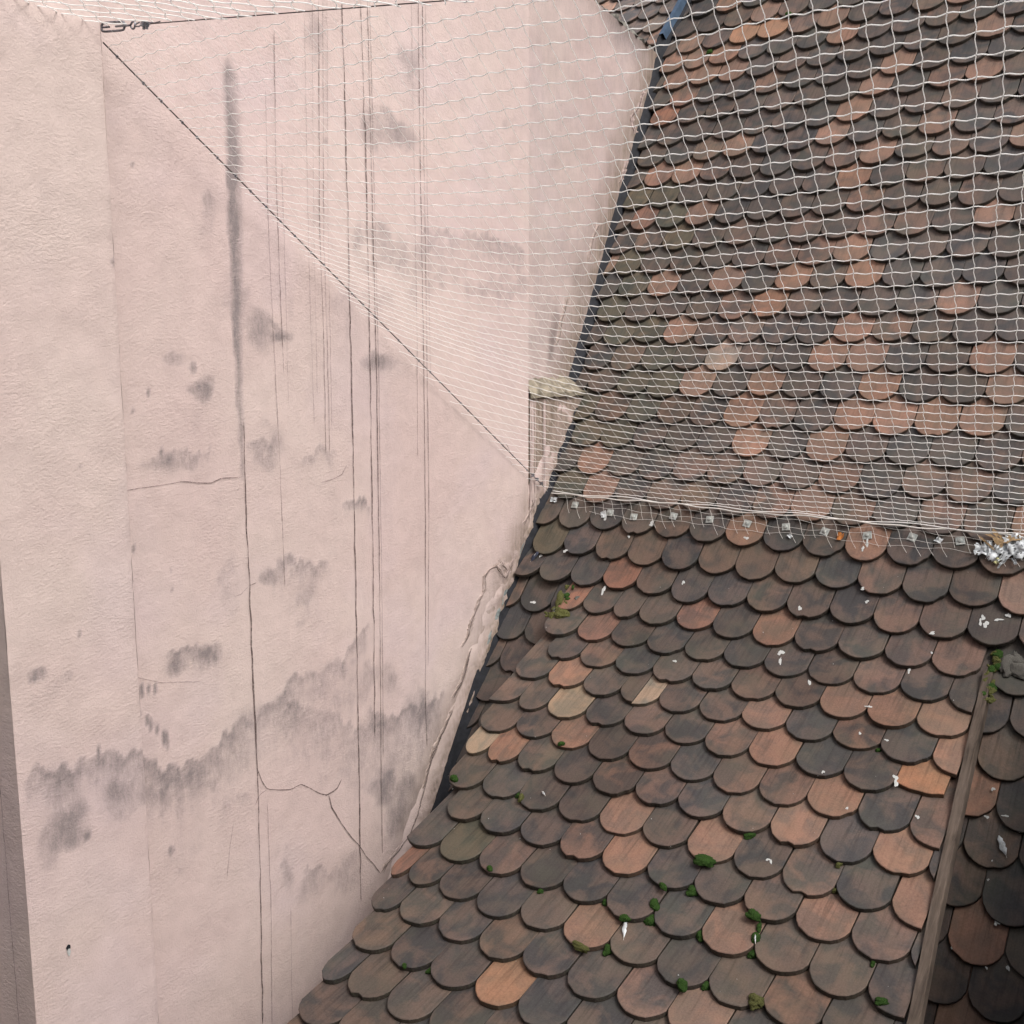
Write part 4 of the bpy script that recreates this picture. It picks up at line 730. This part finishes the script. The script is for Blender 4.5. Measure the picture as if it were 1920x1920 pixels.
V,F=tubes(paths,.0012,4); o=link('hanging_loop',mesh('hanging_loop',V,F,True,M_NET),parent=w3); o['kind']='stuff'
tb=thing('turnbuckle','grey steel turnbuckle with shackle at the top of the pilaster','turnbuckle',loc=(Tn[0],Tn[1],Tn[2]+Z0))
Rb=Vector(Dq).to_track_quat('X','Z').to_matrix().to_4x4(); base=Matrix.Translation((Tn[0],Tn[1],Tn[2]+Z0))@Rb
def tbp(name,paths,rad,n=8,mat=M_STEEL):
    V,F=tubes([np.array(p,float) for p in paths],rad,n); o=link(name,mesh(name,V,F,True,mat),parent=tb); o.matrix_basis=Rb; return o
tbp('body',[[(.0,0,.0),(.006,0,.0105),(.018,0,.012),(.085,0,.012),(.095,0,.0105),(.1,0,.0)],[(.0,0,.0),(.006,0,-.0105),(.018,0,-.012),(.085,0,-.012),(.095,0,-.0105),(.1,0,.0)]],.0034)
tbp('screw_rod',[[(-.01,0,0),(.035,0,0)]],.003); tbp('screw_rod',[[(.062,0,0),(.122,0,0)]],.003)
tbp('eye',[[(.122+.010+.010*math.cos(t),.003*math.sin(t*.5),.010*math.sin(t)) for t in np.linspace(0,6.28,14)]],.0028)
tbp('shackle',[[(.140,0,.0),(.150,.004,.006),(.160,0,.006),(.170,.0,.003),(.160,0,-.005),(.150,-.003,-.005),(.142,0,0)]],.0022)
for k,x in enumerate((.178,.190)):
    o=link('wire_clamp',boxm('wire_clamp',(x,0,.0),(.007,.012,.014),M_STEEL),parent=tb); o.matrix_basis=Rb
    o=link('clamp_nut',boxm('clamp_nut',(x,0,-.010),(.005,.006,.008),M_STEEL),parent=tb); o.matrix_basis=Rb
tbp('wire_loop',[[(.164,0,.004),(.185,0,.004),(.215,.002,.003)],[(.164,0,-.003),(.185,0,-.003),(.24,.003,.005)]],.0017)
tbp('wall_eye',[[(-.012,-.012,0),(-.006,0,.006),(.002,.0,.0),(-.006,0,-.007),(-.014,-.008,0)]],.0032)
# ------------------------------------------------------------------ loose litter
def feather(name,label,x,s,L,wd,ang,pf,mat,h=.006):
    V=[];F=[]; n=10
    for i in range(n+1):
        t=i/n; w=wd*math.sin(math.pi*min(1,t*.92+.06))**.7*(1 if t>.12 else t/.12); z=.010*math.sin(math.pi*t); 
        V+=[((-w)*(.8+.2*math.sin(i*5)),L*(t-.5),z-.002),(0,L*(t-.5),z+.002),((w)*(.8+.2*math.cos(i*4)),L*(t-.5),z-.002)]
        if i: a=3*(i-1); F+=[(a,a+1,a+4,a+3),(a+1,a+2,a+5,a+4)]
    o=thing(name,label,'feather','loose white feathers on the tiles',me=mesh(name,V,F,True,mat)); o.matrix_world=mframe(x,s,h,pf,ang)
    V,F=tubes([[(0,L*(-.62),.0),(0,0,.013),(0,L*.45,.004)]],.0007,4); q_=link('shaft',mesh('shaft',V,F,True,M_NETF),parent=o); return o
FL=['white downy feather lying below a moss cushion in the middle of the raised roof','tiny white feather near the left edge of the raised roof','small white feather stuck on the moss beside a pale orange tile']
for i,(x,s,w,h,a) in enumerate(FEA): feather('feather',FL[i],x,s,h*pix(P3(x,s))[2]/1920*1.25,w*pix(P3(x,s))[2]/1920*.5,math.radians(20 if i!=1 else 60),prof,M_PAPER,top_h(x,s)+.008)
feather('feather','large white feather on the shaded dark tiles at the lower right',MFEA[0],MFEA[1],.070,.013,math.radians(28),mainp,M_PAPER,.006)
feather('feather','dark feather with white tip lying beside the zinc flashing',LT[0]+.045,LT[1]+.01,.085,.014,math.radians(-25),mainp,M_NAVY,.006)
def crumple(seed,w,h,d=.009,n=12):
    r=np.random.RandomState(seed); V=[];F=[]
    for i in range(n):
        for j in range(n):
            u=i/(n-1)-.5; v=j/(n-1)-.5; e=1+.35*(r.rand()-.5)*(abs(u)>.4 or abs(v)>.4)
            V.append((u*w*e+.05*w*r.randn()*.4,v*h*e+.05*h*r.randn()*.4,d*(math.sin(u*9+seed)+math.sin(v*11+seed*2)+r.randn()*.35)*.5))
    for i in range(n-1):
        for j in range(n-1):
            if r.rand()>.10: a=i*n+j; F.append((a,a+1,a+n+1,a+n))
    return V,F
lit=thing('litter_clump','clump of white plastic shreds and down caught on the net hem at the right edge','litter')
for i,(x,s,w,h,mt) in enumerate([(1.905,.135,.05,.05,M_PAPER),(1.93,.13,.03,.055,M_PAPER),(1.955,.15,.035,.07,M_PAPER),(1.975,.125,.06,.04,M_PAPER),(2.0,.15,.03,.08,M_PAPER),(2.02,.10,.06,.08,M_PAPER),(2.045,.115,.05,.08,M_PAPER),(2.07,.10,.05,.07,M_PAPER),(2.10,.11,.05,.08,M_PAPER),(1.968,.178,.018,.03,M_YEL),(2.03,.175,.012,.03,M_PAPER),(1.99,.19,.006,.05,M_PAPER)]):
    V,F=crumple(i,w,h); o=link('shred',mesh('shred',V,F,True,mt),parent=lit); o.matrix_world=mframe(x,s,.018+.004*(i%3),prof,.6*math.sin(i*2.7))
for i,(x,s,w,h,a) in enumerate([(1.955,.085,.035,.08,.9),(2.0,.083,.03,.075,-1.2),(1.92,.11,.008,.09,.9)]):
    V,F=crumple(40+i,w,h,.003,6); o=link('husk',mesh('husk',V,F,True,M_TAN),parent=lit); o.matrix_world=mframe(x,s,.03,prof,a)
for i,(x,s,lab,mt,sz) in enumerate([(1.337,.135,'curled orange leaf under the net hem beside an orange tile',M_LEAF,.028),(.165,.15,'white and rust coloured scrap on the tiles near the left fixing plates',M_PAPER,.028),(1.12,.16,'white crumpled scrap in the notch under the net hem',M_PAPER,.017),(1.735,.105,'wispy white scrap on the hem left of the litter clump',M_PAPER,.024),(-.155,.09,'white scrap where the diagonal cable meets the roof',M_PAPER,.03)]):
    V,F=crumple(60+i,sz,sz*1.2,.006,6); o=thing('scrap',lab,'scrap',me=mesh('scrap',V,F,True,mt)); o.matrix_world=mframe(x,s,top_h(x,s)+.010,prof,.4*i)
